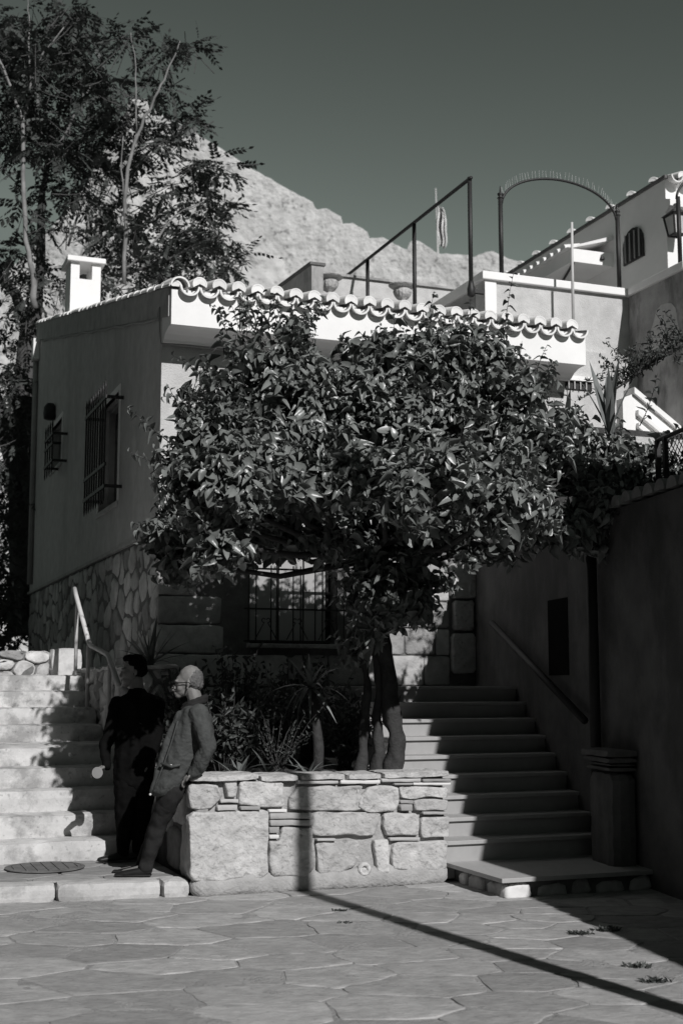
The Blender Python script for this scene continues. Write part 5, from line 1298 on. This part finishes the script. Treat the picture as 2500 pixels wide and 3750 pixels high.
jk = [[(A_(716, 2604, YA), (.108, .215, .066)), (A_(698, 2670, YA), (.155, .215, .12)), (A_(668, 2775, YA), (.165, .21, .13)), (A_(630, 2855, YA), (.150, .205, .11)), (A_(604, 2896, YA), (.115, .195, .05))],
      [(A_(655, 2618, YA - .08), .035), (A_(612, 2740, YA - .10), .045), (A_(576, 2850, YA - .10), .040), (A_(562, 2898, YA - .10), .030)], [(A_(612, 2740, YA + .10), .045), (A_(566, 2895, YA + .10), .030)],
      [(A_(728, 2614, YA - .19), (.082, .075, .082)), (A_(748, 2680, YA - .225), .078), (A_(760, 2735, YA - .23), .072), (A_(742, 2780, YA - .215), .066), (A_(718, 2822, YA - .175), .058), (A_(709, 2834, YA - .17), .050)],
      [(A_(724, 2614, YA + .19), .08), (A_(745, 2735, YA + .225), .07), (A_(694, 2834, YA + .2), .052)],
      [(A_(735, 2640, YA), (.10, .19, .1)), (A_(728, 2720, YA), (.11, .18, .1))]]
jacket = grow('jacket', jk, M['jacket'], pa, .008, 6, .012, 13.0, (1.4, 1.2, .8))
col_ = []
for k in range(13):
    an = 6.2832 * k / 12; col_.append((Vector(A_(712, 2576, YA)) + Vector((.088 * math.cos(an), .092 * math.sin(an), .036 * math.cos(an) * 1.0 - .012)), .026))
grow('collar', [col_, [(p + Vector((.006, 0, .03)), r * .8) for p, r in col_]], M['cloth'], jacket, .008, 3, .004, 40)
for (x, y) in ((627, 2803), (551, 2909)):
    MB(IDENT).lathe((0, 0, 0), [(.0095, 0), (.0095, .003), (.006, .005), (0, .0055)], 10).build('snap', M['snap'], None)
    o = bpy.data.objects['snap'] if 'snap' in bpy.data.objects and bpy.data.objects['snap'].parent is None else [q for q in bpy.data.objects if q.name.startswith('snap') and q.parent is None][0]
    o.parent = jacket; o.location = Vector(A_(x, y, YA - .20 if y < 2850 else YA - .145)) - WLOC[jacket.name]; o.rotation_euler = (math.radians(90), 0, 0)
# pocket flap and front placket
MB(IDENT).tube([A_(652, 2640, YA - .158), A_(628, 2720, YA - .175), A_(600, 2800, YA - .180), A_(576, 2860, YA - .15), A_(560, 2905, YA - .135)], .007, 6).build('placket', M['jacket'], jacket, smooth=True)
MB(IDENT).tube([A_(590, 2795, YA - .185), A_(630, 2808, YA - .212), A_(662, 2800, YA - .214)], [.010, .013, .010], 6).build('pocket_flap', M['jacket'], jacket, smooth=True)
tr = [[(A_(634, 2880, YA), (.128, .172, .09))], [(A_(630, 2895, YA - .085), (.102, .098, .1)), (A_(580, 3022, 10.64), .074), (A_(568, 3065, 10.66), .072), (A_(538, 3160, 10.72), .062), (A_(535, 3172, 10.72), .064)],
      [(A_(630, 2895, YA + .085), (.102, .098, .1)), (A_(574, 3026, 10.86), .074), (A_(560, 3068, 10.88), .072), (A_(526, 3160, 10.95), .062), (A_(524, 3172, 10.95), .064)]]
grow('trousers', tr, M['cloth'], pa, .010, 6, .010, 14, (1, 1, 1.0))
for yy, dx, dy in ((10.72, 0, 0), (10.95, -12, -6)):
    sh_ = [[(A_(540 + dx, 3185 + dy, yy), (.045, .046, .045)), (A_(505 + dx, 3192 + dy, yy), (.04, .045, .034)), (A_(455 + dx, 3200 + dy, yy + .01), (.05, .05, .026)), (A_(436 + dx, 3203 + dy, yy + .015), (.04, .042, .022))]]
    grow('shoe', sh_, M['shoe'], pa, .007, 3)
    MB(IDENT).box(A_(430 + dx, 3205, yy)[0] - .01, A_(545 + dx, 3205, yy)[0] + .02, yy - .035, yy + .04, .134, .15).build('sole', M['shoe'], pa, bevel=.006)
hr_ = [[(A_(711, 2482, YA), (.078, .079, .086)), (A_(720, 2505, YA), (.060, .070, .06))], [(A_(698, 2495, YA - .062), (.022, .02, .04))], [(A_(698, 2495, YA + .062), (.022, .02, .04))]]
grow('hair', hr_, M['hair'], pa, .006, 2, .006, 60)
gl = MB(IDENT)
gl.tube([A_(640, 2501, YA - .066), A_(664, 2500, YA - .083), A_(692, 2499, YA - .086), A_(697, 2505, YA - .084)], .0035, 6)
for sg in (-1, 1):
    c = Vector(A_(636, 2508, YA + sg * .034)); gl.tube([tuple(c + Vector((.004 * math.cos(t), .026 * math.cos(t), .018 * math.sin(t)))) for t in np.linspace(0, 6.2832, 15)], .003, 6, False)
gl.tube([A_(636, 2505, YA - .008), A_(635, 2505, YA + .008)], .003, 6)
gl.build('glasses', M['black'], pa, smooth=True)

# -- the man in black behind him
pb = thing('person', at(460, 3160, 11.55), 'man in black clothes standing on the step holding a pale round disc', 'person')
YB = 11.6
hB = [[(A_(492, 2440, YB), (.095, .085, .102))], [(A_(476, 2465, YB - .01), (.072, .07, .085))], [(A_(470, 2492, YB - .015), (.055, .054, .05))], [(A_(463, 2507, YB - .02), (.03, .032, .024))],
      [(A_(450, 2458, YB - .03), .012), (A_(443, 2476, YB - .035), .016)], [(A_(453, 2450, YB - .055), (.02, .02, .013))], [(A_(452, 2450, YB + .02), (.02, .02, .013))], [(A_(497, 2462, YB - .082), (.018, .010, .032))],
      [(A_(455, 2494, YB - .03), (.016, .024, .010))], [(A_(500, 2490, YB), .06), (A_(505, 2545, YB), .068)]]
def manB(k):
    return [[(A_(508, 2565, YB), (.16 * k, .15 * k, .06 * k)), (A_(502, 2640, YB), (.165 * k, .13 * k, .12 * k)), (A_(495, 2760, YB), (.155 * k, .13 * k, .12 * k)), (A_(490, 2860, YB), (.15 * k, .135 * k, .10 * k))],
            [(A_(432, 2578, YB - .06), .062 * k), (A_(400, 2700, YB - .1), .05 * k), (A_(384, 2730, YB - .12), .047 * k)], [(A_(384, 2730, YB - .12), .047 * k), (A_(392, 2805, YB - .25), .036 * k)],
            [(A_(575, 2580, YB + .02), .062 * k), (A_(572, 2710, YB - .02), .047 * k), (A_(545, 2800, YB - .08), .035 * k)]]
legB = [[(A_(465, 2880, YB - .05), .09), (A_(455, 3030, YB - .05), .06), (A_(450, 3138, YB), .038)], [(A_(525, 2880, YB + .03), .09), (A_(515, 3030, YB + .02), .06), (A_(505, 3138, YB + .06), .038)],
        [(A_(450, 3143, YB), .04), (A_(400, 3150, YB - .05), .03)], [(A_(505, 3146, YB + .06), .04), (A_(455, 3153, YB + .02), .03)]]
hnd = hand(A_(392, 2805, YB - .25), Vector((-.85, -.3, -.35)), Vector((0, .3, -1)), Vector((.1, -1, .1))) + hand(A_(545, 2800, YB - .08), Vector((-.5, .1, -.85)), Vector((.2, .6, -.4)), Vector((0, -1, 0)))
grow('body', hB + manB(.86) + legB + hnd, M['skin'], pb, .0065, 3)
jb = grow('jacket', manB(1.22) + [[(A_(490, 2870, YB), (.18, .165, .06))], [(A_(503, 2530, YB), (.082, .085, .04)), (A_(506, 2560, YB), (.12, .12, .04))]], M['black'], pb, .010, 6, .010, 14, (1.2, 1, 1.0))
tb2 = [[(p, r * 1.28) if not hasattr(r, '__len__') else (p, r) for p, r in ch] for ch in legB[:2]]
grow('trousers', tb2 + [[(A_(492, 2880, YB), (.165, .14, .08))]], M['black'], pb, .010, 3, .010, 15)
for (x, y, yy) in ((450, 3143, YB), (505, 3146, YB + .06)):
    p = at(x, y, yy); grow('shoe', [[((p.x, p.y, .18), (.05, .05, .045)), ((p.x - .11, p.y - .05, .165), (.05, .05, .03)), ((p.x - .17, p.y - .08, .16), (.04, .045, .024))]], M['shoe'], pb, .008, 3)
grow('hair', [[(A_(499, 2430, YB), (.098, .092, .088)), (A_(508, 2455, YB), (.085, .086, .07))], [(A_(478, 2412, YB), (.07, .075, .04))]], M['black'], pb, .007, 2, .006, 60)
dc = Vector(A_(357, 2830, YB - .36))
mb = MB(IDENT); prof_ = [(.0, -.003), (.047, -.003), (.049, 0), (.047, .003), (.0, .003)]
for r_, d_ in prof_:
    for k in range(28): mb.v.append(dc + Vector((r_ * math.cos(6.2832 * k / 28), d_ - .25 * r_ * math.cos(6.2832 * k / 28), r_ * math.sin(6.2832 * k / 28))))
for i in range(4):
    for k in range(28): mb.f.append((i * 28 + k, i * 28 + (k + 1) % 28, (i + 1) * 28 + (k + 1) % 28, (i + 1) * 28 + k))
mb.build('paper_disc', M['paper'], label='small pale round disc held by the man in black', cat='disc')
